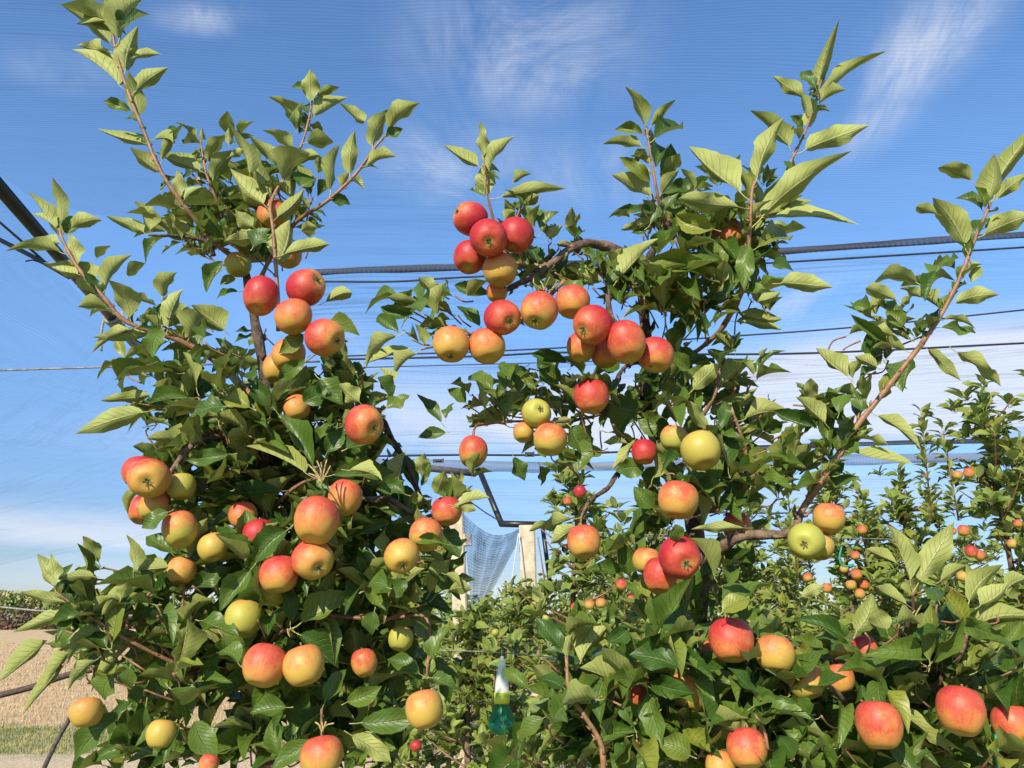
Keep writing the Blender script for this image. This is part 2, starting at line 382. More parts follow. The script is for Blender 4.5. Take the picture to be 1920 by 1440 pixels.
def arr(me):
    v = np.zeros(len(me.vertices) * 3); me.vertices.foreach_get('co', v)
    return v.reshape(-1, 3), [tuple(p.vertices) for p in me.polygons], me
CACHE = {}
for me in near_var + far_var:
    v, f, _ = arr(me); uvl = np.zeros(len(me.loops) * 2); me.uv_layers[0].data.foreach_get('uv', uvl)
    lt = np.zeros(len(me.polygons), int); me.polygons.foreach_get('loop_total', lt); vi = np.zeros(len(me.loops), int); me.loops.foreach_get('vertex_index', vi)
    CACHE[me.name] = (v, vi, lt, uvl.reshape(-1, 2), me)

class Leaf: __slots__ = ('b', 't', 'n', 'w', 'v', 'hand', 'tree')
LEAVES = []
def add_leaf(tree, b, t, n, w, var=None, hand=False, far=False):
    l = Leaf(); l.b = Vector(b); l.t = Vector(t); l.n = Vector(n); l.w = w; l.hand = hand; l.tree = tree
    l.v = var or random.choice(far_var if far else near_var); LEAVES.append(l); return l
def leaf_matrix(l):
    d = l.t - l.b; L = d.length; y = d / L; z = (l.n - y * l.n.dot(y))
    if z.length < 1e-4: z = y.orthogonal()
    z.normalize(); x = y.cross(z); wx = l.w / .41
    m = Matrix(((x.x * wx, y.x * L, z.x * L, l.b.x), (x.y * wx, y.y * L, z.y * L, l.b.y), (x.z * wx, y.z * L, z.z * L, l.b.z), (0, 0, 0, 1)))
    return m
SUNUP = Vector((sdir.x * .5, sdir.y * .5, .9)).normalized()
def spur(tree, P, axis, n, L0, spread=1.0, far=False, wr=.335):
    axis = axis.normalized(); ph = random.random() * 6.28; a = axis.orthogonal().normalized(); b = axis.cross(a)
    for i in range(n):
        th = ph + i * 2.4; k = random.uniform(.5, 1.25) * spread
        d = (axis + (a * math.cos(th) + b * math.sin(th)) * k + rv() * .18); d.z -= .12 * k; d.normalize()
        L = L0 * random.uniform(.65, 1.15); base = P + rv() * .004
        nn = SUNUP * 1.0 + axis * .35 + rv() * .42
        add_leaf(tree, base, base + d * L, nn, L * random.uniform(wr - .07, wr + .07), far=far)
SPURS = {}

# ------------------------------------------------------------------ the near trees
GNEAR = 'apple trees of the front row'
T = {}
for key, (px, Y, lab) in {
        'L': (500, 1.62, 'tall leafy apple tree on the left, shoot tip touching the top edge'),
        'C': (1290, 1.78, 'apple tree right of centre whose limb arches over the four red apples'),
        'R': (1730, 1.55, 'low bushy apple tree filling the bottom right corner below the bare sky')}.items():
    x = at(px, 1440, Y).x
    e = empty('apple_tree', (x, Y, 0)); tag(e, lab, 'apple tree', GNEAR); T[key] = e
def br(key, name, pts, w0, w1, m, rough=.24, sides=8):
    """pts (px,py,Y); widths in pixels of the photograph"""
    P = [at(*p) for p in pts]; q_ = .78 if m is M_shoot else .95; r0 = q_ * w0 / 2 * depth(P[0]) / F; r1 = q_ * w1 / 2 * depth(P[-1]) / F
    return tube(name, P, r0, r1, m, T[key], sides, rough)
# trunks
def trunk(key, pts, w0, w1):
    P = [at(*p) for p in pts]; e = T[key]
    P = [Vector((e.location.x, e.location.y, -.05)), Vector((e.location.x, e.location.y, .5))] + P
    rs = (w0 / 2 * depth(P[2]) / F, w1 / 2 * depth(P[-1]) / F); tube('trunk', P, rs[0] * 1.2, rs[1], M_trunk, e, 10, .25)
trunk('L', [(497, 1440, 1.62), (480, 1200, 1.62), (492, 930, 1.62), (500, 760, 1.62), (492, 680, 1.62), (470, 560, 1.65), (455, 480, 1.66)], 34, 12)
trunk('C', [(1300, 1440, 1.78), (1305, 1260, 1.76), (1312, 1080, 1.74), (1296, 965, 1.74), (1240, 850, 1.78), (1216, 750, 1.78), (1213, 670, 1.78), (1205, 560, 1.76), (1200, 510, 1.74)], 36, 17)
trunk('R', [(1720, 1440, 1.55), (1705, 1300, 1.56), (1700, 1210, 1.56), (1704, 1130, 1.54)], 22, 9)
# limbs and shoots: key, name, points, widths
LIMBS = [
 ('L', 'branch', [(500, 830, 1.62), (440, 824, 1.56), (400, 820, 1.5), (372, 828, 1.47), (345, 850, 1.45), (310, 900, 1.43)], 20, 8, M_limb),
 ('L', 'branch', [(500, 930, 1.62), (600, 950, 1.6), (690, 937, 1.55), (730, 937, 1.54), (770, 960, 1.52), (830, 985, 1.5)], 17, 7, M_limb),
 ('L', 'branch', [(500, 800, 1.66), (600, 780, 1.72), (700, 780, 1.75), (735, 825, 1.75), (768, 880, 1.74), (800, 960, 1.7)], 20, 8, M_trunk),
 ('L', 'branch', [(480, 1280, 1.62), (400, 1255, 1.55), (345, 1262, 1.5), (330, 1240, 1.47)], 15, 8, M_limb),
 ('L', 'branch', [(400, 480, 1.62), (390, 455, 1.6), (340, 443, 1.58), (278, 441, 1.55)], 10, 4, M_trunk),
 ('L', 'shoot', [(455, 480, 1.66), (420, 470, 1.62), (358, 402, 1.55), (302, 322, 1.52), (268, 240, 1.51), (243, 180, 1.5), (216, 90, 1.5), (208, 15, 1.5)], 12, 5, M_shoot),
 ('L', 'shoot', [(455, 480, 1.66), (425, 420, 1.6), (398, 355, 1.56), (385, 318, 1.55), (376, 262, 1.55)], 9, 4, M_shoot),
 ('L', 'shoot', [(522, 620, 1.5), (520, 540, 1.5), (512, 430, 1.5), (508, 380, 1.52), (540, 320, 1.54), (566, 270, 1.55), (582, 210, 1.55), (586, 175, 1.55)], 10, 4, M_shoot),
 ('L', 'shoot', [(470, 560, 1.65), (520, 460, 1.62), (560, 412, 1.58), (610, 380, 1.55), (664, 330, 1.53), (702, 278, 1.52), (722, 255, 1.52)], 11, 5, M_shoot),
 ('L', 'shoot', [(490, 760, 1.62), (420, 690, 1.6), (340, 640, 1.56), (240, 605, 1.52), (195, 558, 1.5), (145, 500, 1.49), (118, 450, 1.49), (112, 430, 1.49)], 14, 6, M_shoot),
 ('L', 'shoot', [(330, 1240, 1.47), (332, 1190, 1.47), (342, 1140, 1.47), (350, 1060, 1.47), (372, 1010, 1.47)], 8, 4, M_shoot),
 ('L', 'shoot', [(330, 1240, 1.5), (262, 1155, 1.48), (290, 1100, 1.47), (330, 1045, 1.47)], 9, 4, M_shoot),
 ('L', 'shoot', [(340, 1250, 1.47), (240, 1200, 1.42), (160, 1150, 1.38), (105, 1110, 1.36)], 9, 4, M_shoot),
 ('L', 'shoot', [(490, 1100, 1.6), (600, 1150, 1.55), (720, 1160, 1.52), (800, 1160, 1.5), (800, 1270, 1.45)], 11, 5, M_shoot),
 ('L', 'shoot', [(497, 1440, 1.6), (560, 1420, 1.5), (600, 1390, 1.4), (603, 1330, 1.36)], 11, 6, M_shoot),
 ('L', 'shoot', [(490, 1230, 1.6), (520, 1190, 1.5), (545, 1180, 1.42)], 10, 6, M_shoot),
 ('L', 'shoot', [(500, 960, 1.6), (560, 910, 1.5), (600, 895, 1.42)], 10, 6, M_shoot),
 ('C', 'branch', [(1200, 520, 1.74), (1180, 488, 1.68), (1150, 466, 1.63), (1110, 457, 1.6), (1074, 464, 1.57), (1040, 490, 1.55), (1000, 520, 1.54), (965, 535, 1.53), (930, 555, 1.52)], 22, 9, M_limb),
 ('C', 'branch', [(1200, 510, 1.74), (1225, 470, 1.72), (1245, 435, 1.7), (1258, 410, 1.68)], 17, 10, M_trunk),
 ('C', 'shoot', [(1250, 430, 1.7), (1240, 400, 1.66), (1230, 350, 1.63), (1220, 290, 1.62), (1212, 240, 1.62)], 9, 4, M_shoot),
 ('C', 'branch', [(1213, 690, 1.78), (1265, 682, 1.72), (1310, 655, 1.66), (1350, 620, 1.62), (1380, 570, 1.58), (1400, 525, 1.56)], 8, 14, M_shoot),
 ('C', 'shoot', [(1400, 530, 1.56), (1403, 480, 1.53), (1407, 410, 1.5), (1410, 360, 1.49), (1418, 330, 1.49)], 12, 5, M_shoot),
 ('C', 'shoot', [(1407, 420, 1.53), (1445, 385, 1.55), (1480, 310, 1.56), (1508, 250, 1.56), (1528, 195, 1.56), (1540, 150, 1.56)], 9, 4, M_shoot),
 ('C', 'branch', [(1305, 1140, 1.74), (1320, 1075, 1.66), (1345, 1035, 1.6), (1395, 1005, 1.55), (1480, 1000, 1.52), (1500, 965, 1.52)], 24, 15, M_limb),
 ('C', 'branch', [(1490, 995, 1.52), (1505, 955, 1.52), (1545, 895, 1.5), (1600, 808, 1.48), (1660, 732, 1.47), (1728, 645, 1.46)], 17, 11, M_shoot),
 ('C', 'shoot', [(1728, 645, 1.46), (1765, 590, 1.45), (1800, 520, 1.44), (1832, 440, 1.44), (1858, 380, 1.44)], 11, 6, M_shoot),
 ('C', 'shoot', [(1240, 850, 1.78), (1190, 870, 1.72), (1160, 885, 1.66), (1140, 915, 1.62), (1105, 940, 1.58), (1088, 975, 1.56)], 12, 6, M_trunk),
 ('C', 'shoot', [(1213, 700, 1.76), (1200, 680, 1.7), (1170, 690, 1.66), (1150, 730, 1.64), (1140, 770, 1.62), (1060, 790, 1.6), (960, 790, 1.58), (880, 800, 1.56)], 9, 4, M_trunk),
 ('C', 'shoot', [(1060, 525, 1.56), (980, 600, 1.6), (900, 620, 1.58), (830, 645, 1.52), (790, 655, 1.5)], 10, 5, M_shoot),
 ('C', 'shoot', [(1068, 470, 1.58), (1010, 500, 1.56), (950, 480, 1.54), (922, 400, 1.51), (912, 350, 1.49), (907, 305, 1.48)], 9, 4, M_shoot),
 ('C', 'shoot', [(985, 500, 1.56), (965, 440, 1.54), (972, 400, 1.52), (985, 370, 1.51)], 7, 4, M_shoot),
 ('C', 'shoot', [(960, 790, 1.58), (905, 795, 1.56), (890, 803, 1.52), (887, 828, 1.50)], 8, 5, M_shoot),
 ('C', 'shoot', [(1105, 940, 1.58), (1090, 970, 1.52), (1092, 1000, 1.45)], 6, 3, M_shoot),
 ('C', 'branch', [(1150, 470, 1.62), (1140, 540, 1.58), (1150, 600, 1.55), (1200, 620, 1.54)], 12, 8, M_trunk),
 ('C', 'shoot', [(1296, 965, 1.74), (1380, 940, 1.68), (1400, 860, 1.64), (1370, 760, 1.62)], 13, 6, M_shoot),
 ('C', 'shoot', [(1240, 850, 1.78), (1300, 800, 1.7), (1340, 740, 1.66), (1350, 690, 1.65)], 13, 6, M_shoot),
 ('C', 'branch', [(1310, 1090, 1.7), (1290, 1075, 1.6), (1272, 1085, 1.56)], 18, 9, M_limb),
 ('C', 'branch', [(1300, 1330, 1.76), (1230, 1290, 1.66), (1150, 1260, 1.55), (1080, 1255, 1.45)], 15, 7, M_limb),
 ('C', 'branch', [(1130, 1470, 1.36), (1128, 1400, 1.36), (1098, 1345, 1.36), (1068, 1300, 1.37), (1062, 1230, 1.38)], 14, 8, M_shoot),
 ('C', 'branch', [(1330, 1280, 1.72), (1350, 1250, 1.6), (1345, 1180, 1.5)], 16, 8, M_limb),
 ('R', 'branch', [(1700, 1210, 1.56), (1600, 1240, 1.5), (1530, 1230, 1.45), (1440, 1190, 1.42)], 12, 6, M_limb),
 ('R', 'branch', [(1715, 1400, 1.55), (1600, 1330, 1.45), (1560, 1290, 1.4), (1500, 1262, 1.38)], 12, 6, M_limb),
 ('R', 'branch', [(1440, 1405, 1.3), (1433, 1370, 1.3), (1415, 1338, 1.31)], 8, 6, M_shoot),
 ('R', 'shoot', [(1704, 1190, 1.54), (1712, 1150, 1.46), (1712, 1110, 1.42)], 9, 5, M_shoot),
 ('R', 'branch', [(1708, 1330, 1.56), (1760, 1280, 1.5), (1800, 1230, 1.44), (1815, 1180, 1.42)], 13, 6, M_limb),
 ('R', 'branch', [(1712, 1370, 1.56), (1790, 1340, 1.5), (1870, 1300, 1.46), (1960, 1280, 1.44)], 13, 6, M_limb),
]
for a in LIMBS: br(*a)

# leaves read off the photograph one by one: base x,y  tip x,y  width  side(u underside / t top)
HAND = {
'L1.5': """198 42 140 -2 36 u;213 93 155 25 28 u;222 90 258 -8 48 u;236 66 272 8 28 t;210 46 200 -8 16 u;188 42 143 45 14 u;212 96 147 84 18 u;238 172 140 90 34 u;240 140 252 58 38 u;240 115 303 100 20 u;256 178 312 125 30 u;263 226 250 152 33 u;248 214 190 190 22 t;268 273 184 243 21 u;280 266 351 253 20 u;305 306 330 230 20 u;302 336 256 275 26 u;378 268 338 224 12 u;379 266 378 238 9 u;385 326 310 280 24 u;396 312 418 240 27 u;403 342 424 280 34 u;425 297 461 277 16 u;430 277 428 240 15 u;345 405 275 362 30 u;366 364 332 318 20 u;350 374 378 346 20 u;268 438 225 405 21 u;382 452 290 410 32 u;282 440 268 375 30 u;471 338 455 255 26 u""",
'L1.48': """118 452 80 370 32 u;120 424 121 343 18 u;115 432 62 400 18 u;128 440 152 398 30 t;138 436 194 398 28 u;110 486 22 448 24 u;105 464 63 448 18 u;197 562 123 484 42 u;199 540 239 474 30 u;256 592 220 520 42 u;168 490 130 438 26 u;178 490 198 452 20 u;232 522 271 492 25 u;150 522 82 495 26 u;215 577 147 580 27 u;300 566 329 508 35 u;308 642 340 540 33 u;302 626 184 628 24 u;320 666 230 662 30 u;296 678 172 716 30 t;290 768 160 796 38 u;372 745 268 752 30 t;356 640 386 572 50 u;430 628 372 566 44 u;280 705 215 690 22 u;300 740 190 745 24 u;255 620 165 640 20 u""",
'L1.53': """566 245 518 173 30 u;586 203 581 130 31 u;576 174 544 160 16 t;590 232 642 175 26 u;598 187 641 154 18 u;572 272 628 252 38 u;548 284 505 235 24 u;525 312 487 261 26 u;503 372 455 254 30 u;520 348 573 280 50 u;570 318 604 286 22 u;558 356 582 318 42 t;500 396 431 320 42 u;525 412 571 356 28 u;600 352 637 268 31 u;645 330 664 250 30 u;692 287 711 207 32 u;690 234 652 194 24 u;725 262 783 181 32 u;720 264 756 242 18 t;683 322 743 290 25 u;618 378 659 376 25 t;632 345 655 322 18 u""",
'L1.44': """524 503 541 410 48 u;530 487 626 440 28 u;560 436 594 424 20 u;498 464 432 434 22 u;425 480 380 545 28 t;448 520 411 533 18 t;456 546 392 549 14 t;598 572 678 534 26 u;600 608 672 612 34 t;522 535 484 556 26 t;578 622 520 656 32 t;582 666 518 716 30 t;500 440 420 452 26 u;480 430 440 395 30 u;470 470 500 420 36 t""",
'L1.40': """600 866 520 762 40 t;528 784 474 714 34 t;608 858 641 796 34 t;625 892 747 868 34 t;588 888 474 828 24 u;540 905 412 932 32 t;640 846 700 816 40 t;716 772 766 736 27 t;730 738 714 688 22 u;680 760 640 715 34 u;700 700 745 745 30 t;755 928 757 844 27 u;790 900 797 848 24 u;815 934 831 880 27 u;770 930 700 905 30 t;640 880 735 890 24 u;590 700 640 760 40 t;480 770 405 730 40 t;560 760 610 720 40 t;430 760 360 770 36 t;445 850 340 860 30 t""",
'L1.36': """563 1163 662 1106 44 t;555 1166 545 1088 34 t;520 1182 483 1140 38 t;567 1170 648 1242 48 t;550 984 468 1054 44 t;482 1054 405 1144 40 t;455 1252 404 1200 34 t;655 1357 787 1346 44 t;645 1370 737 1426 40 u;592 1380 508 1442 38 t;640 1322 712 1284 34 t;550 1326 466 1330 40 t;600 1322 642 1240 34 t;735 1104 683 1090 40 t;768 1078 734 1122 32 t;755 1138 817 1192 46 t;704 1138 690 1192 34 t;828 974 869 1040 40 t;844 1022 764 1003 20 t;846 952 918 930 22 u;840 946 896 958 20 u;835 1106 886 1104 25 u;828 1074 878 1092 20 u;804 1248 826 1166 30 t;770 1280 720 1230 30 t;800 1285 860 1275 26 t""",
'L1.38': """102 1102 75 1038 28 u;121 1092 96 1038 20 u;145 1118 44 1105 24 u;150 1136 52 1166 27 u;186 1082 124 1075 18 u;250 1084 255 1003 25 u;245 1072 328 1055 22 u;225 1128 236 1090 28 u;106 1188 -4 1272 30 u;138 1214 80 1272 24 u;132 1234 44 1322 24 u;282 1170 176 1250 32 u;312 1208 279 1307 56 t;216 1258 178 1312 48 t;245 1244 234 1297 34 t;276 1308 260 1406 42 t;248 1318 120 1434 36 t;310 1280 372 1352 44 t;358 1338 402 1422 48 t;348 1062 386 964 24 u;364 1112 432 1058 34 t;320 1034 275 988 34 t;326 955 258 986 28 t;262 915 224 950 20 u;408 1180 458 1252 40 t;200 1140 240 1092 24 u;210 1170 130 1190 26 u;186 1196 110 1215 24 u;190 1230 118 1282 24 u;300 1140 350 1090 30 t;160 1160 215 1110 22 u""",
'C1.48': """908 307 905 227 22 u;892 322 836 271 24 u;930 328 952 249 24 u;918 378 905 305 36 u;924 302 926 280 14 t;908 372 880 350 18 t;940 367 1060 352 28 u;956 347 994 321 18 u;963 386 1013 364 26 u;996 432 990 380 38 t;1010 442 1046 394 28 t;1022 452 1054 424 18 u;944 416 964 394 20 u;1010 502 1000 446 34 t;1034 546 1062 448 34 t;998 490 963 490 24 t;928 520 964 508 24 t;930 552 955 520 26 t""",
'C1.50': """822 557 784 519 24 u;818 602 832 527 26 u;794 592 765 552 38 t;788 592 711 577 28 t;755 630 706 590 26 t;760 622 661 673 30 u;758 652 680 677 20 u;782 656 736 702 24 u;800 642 786 610 20 u;906 562 855 534 28 t;900 602 858 574 26 t;1140 532 1064 500 28 u;1160 544 1229 440 34 u;1150 548 1132 478 30 t;1100 540 1070 575 26 t;1078 560 1060 520 30 t;870 560 900 520 26 u""",
'C1.58': """1212 248 1188 161 27 u;1215 246 1260 184 18 u;1217 270 1283 214 36 t;1208 254 1150 234 20 t;1200 282 1130 250 24 u;1230 328 1250 260 30 t;1225 348 1162 291 26 t;1218 378 1149 322 32 u;1250 362 1308 336 24 t;1236 374 1272 318 26 u;1215 406 1157 388 16 t;1217 414 1159 429 20 u;1250 422 1210 370 26 u;1216 434 1187 432 14 t""",
'C1.47': """1388 378 1291 277 40 u;1411 352 1459 226 35 u;1482 288 1433 192 36 u;1498 298 1612 229 34 u;1410 434 1549 281 48 u;1380 392 1260 361 40 u;1528 182 1548 84 26 u;1530 190 1608 97 26 u;1520 170 1502 124 20 t;1515 190 1449 142 22 u;1538 204 1586 165 22 u;1506 220 1506 176 27 u;1514 244 1536 198 25 u;1440 424 1527 374 30 u;1442 434 1594 405 24 u;1434 474 1512 410 44 t;1345 528 1206 477 34 t;1448 532 1554 522 34 u;1440 502 1492 488 28 t;1352 434 1264 405 38 t;1425 390 1394 312 24 u;1414 568 1464 548 20 u;1390 597 1467 600 26 u;1386 612 1470 614 22 u;1372 442 1398 540 34 t;1445 390 1470 330 28 u;1390 520 1330 545 34 t;1398 500 1440 450 30 t""",
'C1.42': """1832 348 1762 291 30 u;1860 388 1906 251 34 u;1854 392 1858 292 42 u;1870 378 1926 328 26 u;1834 392 1829 348 16 t;1850 454 1928 400 36 u;1803 478 1770 361 42 u;1765 404 1714 384 22 u;1745 530 1786 462 38 t;1738 538 1622 489 28 u;1697 572 1602 519 27 u;1736 562 1690 534 20 u;1788 574 1870 550 30 u;1820 482 1828 534 20 u;1765 624 1836 618 22 t;1778 648 1881 720 28 u;1745 656 1803 706 20 u;1688 632 1613 604 26 u;1676 652 1594 590 20 t;1692 652 1618 634 26 u;1602 717 1529 654 26 u;1700 655 1682 732 42 t;1652 692 1602 668 22 u;1556 804 1499 734 33 u;1548 808 1448 770 25 t;1570 784 1591 724 30 t;1648 786 1727 830 25 u;1600 862 1711 870 20 u;1524 938 1532 874 26 u;1640 740 1670 690 26 t;1620 780 1600 730 26 t;1760 500 1730 560 26 t;1700 620 1660 580 30 t""",
'R1.40': """1700 1084 1680 974 30 u;1714 1088 1777 984 44 u;1692 1062 1620 1020 22 u;1710 1122 1712 1078 36 u;1755 1094 1812 1058 24 u;1810 1142 1851 1048 40 u;1828 1142 1890 1095 30 u;1805 1152 1768 1100 30 t;1600 1198 1637 1114 42 u;1665 1188 1650 1138 40 u;1692 1142 1634 1085 24 u;1600 1204 1498 1152 28 t;1650 1274 1742 1218 32 t;1664 1318 1782 1402 22 u;1804 1286 1908 1348 34 t;1818 1266 1928 1212 40 t;1606 1326 1532 1354 44 t;1495 1122 1548 1100 22 u;1838 1182 1928 1130 34 u;1600 1250 1560 1200 34 t;1650 1240 1600 1290 34 t;1770 1220 1700 1190 30 t;1880 1110 1925 1080 26 u;1740 1270 1700 1320 32 t""",
'C1.35': """1292 1254 1179 1227 44 t;1075 1258 1136 1164 36 u;1064 1238 1070 1188 28 u;1130 1210 1180 1180 34 t;1340 1152 1433 1052 38 t;1346 1154 1402 1110 34 t;1345 1092 1299 992 34 u;1413 990 1294 988 20 u;1264 975 1276 1022 28 t;1068 964 987 988 27 u;1066 984 1024 1012 24 u;1306 1422 1233 1390 48 t;1402 1332 1466 1284 36 t;1450 1370 1482 1424 36 t;1084 1262 1022 1210 34 t;1084 1290 1010 1270 32 t;1062 1290 1110 1320 34 u;1240 1330 1190 1380 34 t;1050 1200 1010 1150 30 t;1030 1340 960 1380 34 t;1000 1300 940 1240 26 t""",
'C1.56': """1218 876 1156 886 40 t;1240 870 1266 848 24 t;1242 868 1214 917 36 t;1200 813 1147 882 17 u;1184 832 1129 822 13 u;1274 862 1334 902 23 u;1086 770 1024 816 26 u;960 848 984 902 27 t;1010 866 1024 912 24 t;836 802 784 740 24 t;846 810 784 818 24 t;834 792 846 748 18 t;932 742 878 680 32 t;944 742 962 668 34 t;976 742 964 698 20 t;1078 684 988 660 24 t;1094 560 1060 510 30 t;1120 760 1060 740 34 t;1130 790 1210 750 44 t;1290 740 1350 680 34 u;1360 740 1400 670 34 u;1300 700 1250 660 30 t;1400 780 1480 760 30 u;1390 800 1470 800 28 t;1340 800 1420 730 34 u;1330 780 1300 830 36 t;1380 880 1440 830 32 t;1420 920 1350 900 36 t;1230 960 1190 910 36 t""",
'C1.60': """1140 840 1080 870 40 t;1100 850 1040 880 36 t;900 720 950 790 36 t;1180 700 1120 680 40 t;1250 800 1190 770 44 t;1200 760 1150 820 46 t;1060 800 1120 850 50 t;880 760 840 730 26 t;1000 700 1050 650 36 t;1060 720 1010 680 36 t""",
}
SH = {}
for a in LIMBS:
    for q in smooth_path([at(*p) for p in a[2]], 10): SH.setdefault(a[0], []).append(q)
SHP = {k_: np.stack(proj(np.array(v)), 1) for k_, v in SH.items()}
for k, txt in HAND.items():
    tr, Y = k[0], float(k[1:])
    for s in txt.split(';'):
        q = s.split(); bx, by, tx, ty, w = map(float, q[:5]); under = q[5] == 'u'
        Yb = Y + random.uniform(-.03, .03); B = at(bx, by, Yb); Lp = math.hypot(tx - bx, ty - by)
        dz = random.uniform(-.35, .35) * Lp * depth(B) / F
        dd = np.hypot(SHP[tr][:, 0] - bx, SHP[tr][:, 1] - by); j_ = int(dd.argmin()); SQ = SH[tr][j_]
        if dd[j_] < min(34, Lp * .55) and abs(SQ.y - Yb) < .16: Yb = SQ.y; B = SQ.copy()
        P = at(tx, ty, Yb + dz); d = (P - B).normalized(); v = ((B + P) / 2 - CAM).normalized()
        n0 = (-v + d * v.dot(d)).normalized()                     # faces the camera
        if under: n0 = -n0
        roll = random.choice((-1, 1)) * random.uniform(.15, .75)
        n = Matrix.Rotation(roll, 3, d) @ n0
        # of the two rolls keep the one whose top looks more to the sky
        n2 = Matrix.Rotation(-roll, 3, d) @ n0
        if n2.z > n.z: n = n2
        wm = w * depth(B) / F / max(.75, math.cos(roll)) * 1.0
        add_leaf(tr, B, P, n, wm, hand=True)

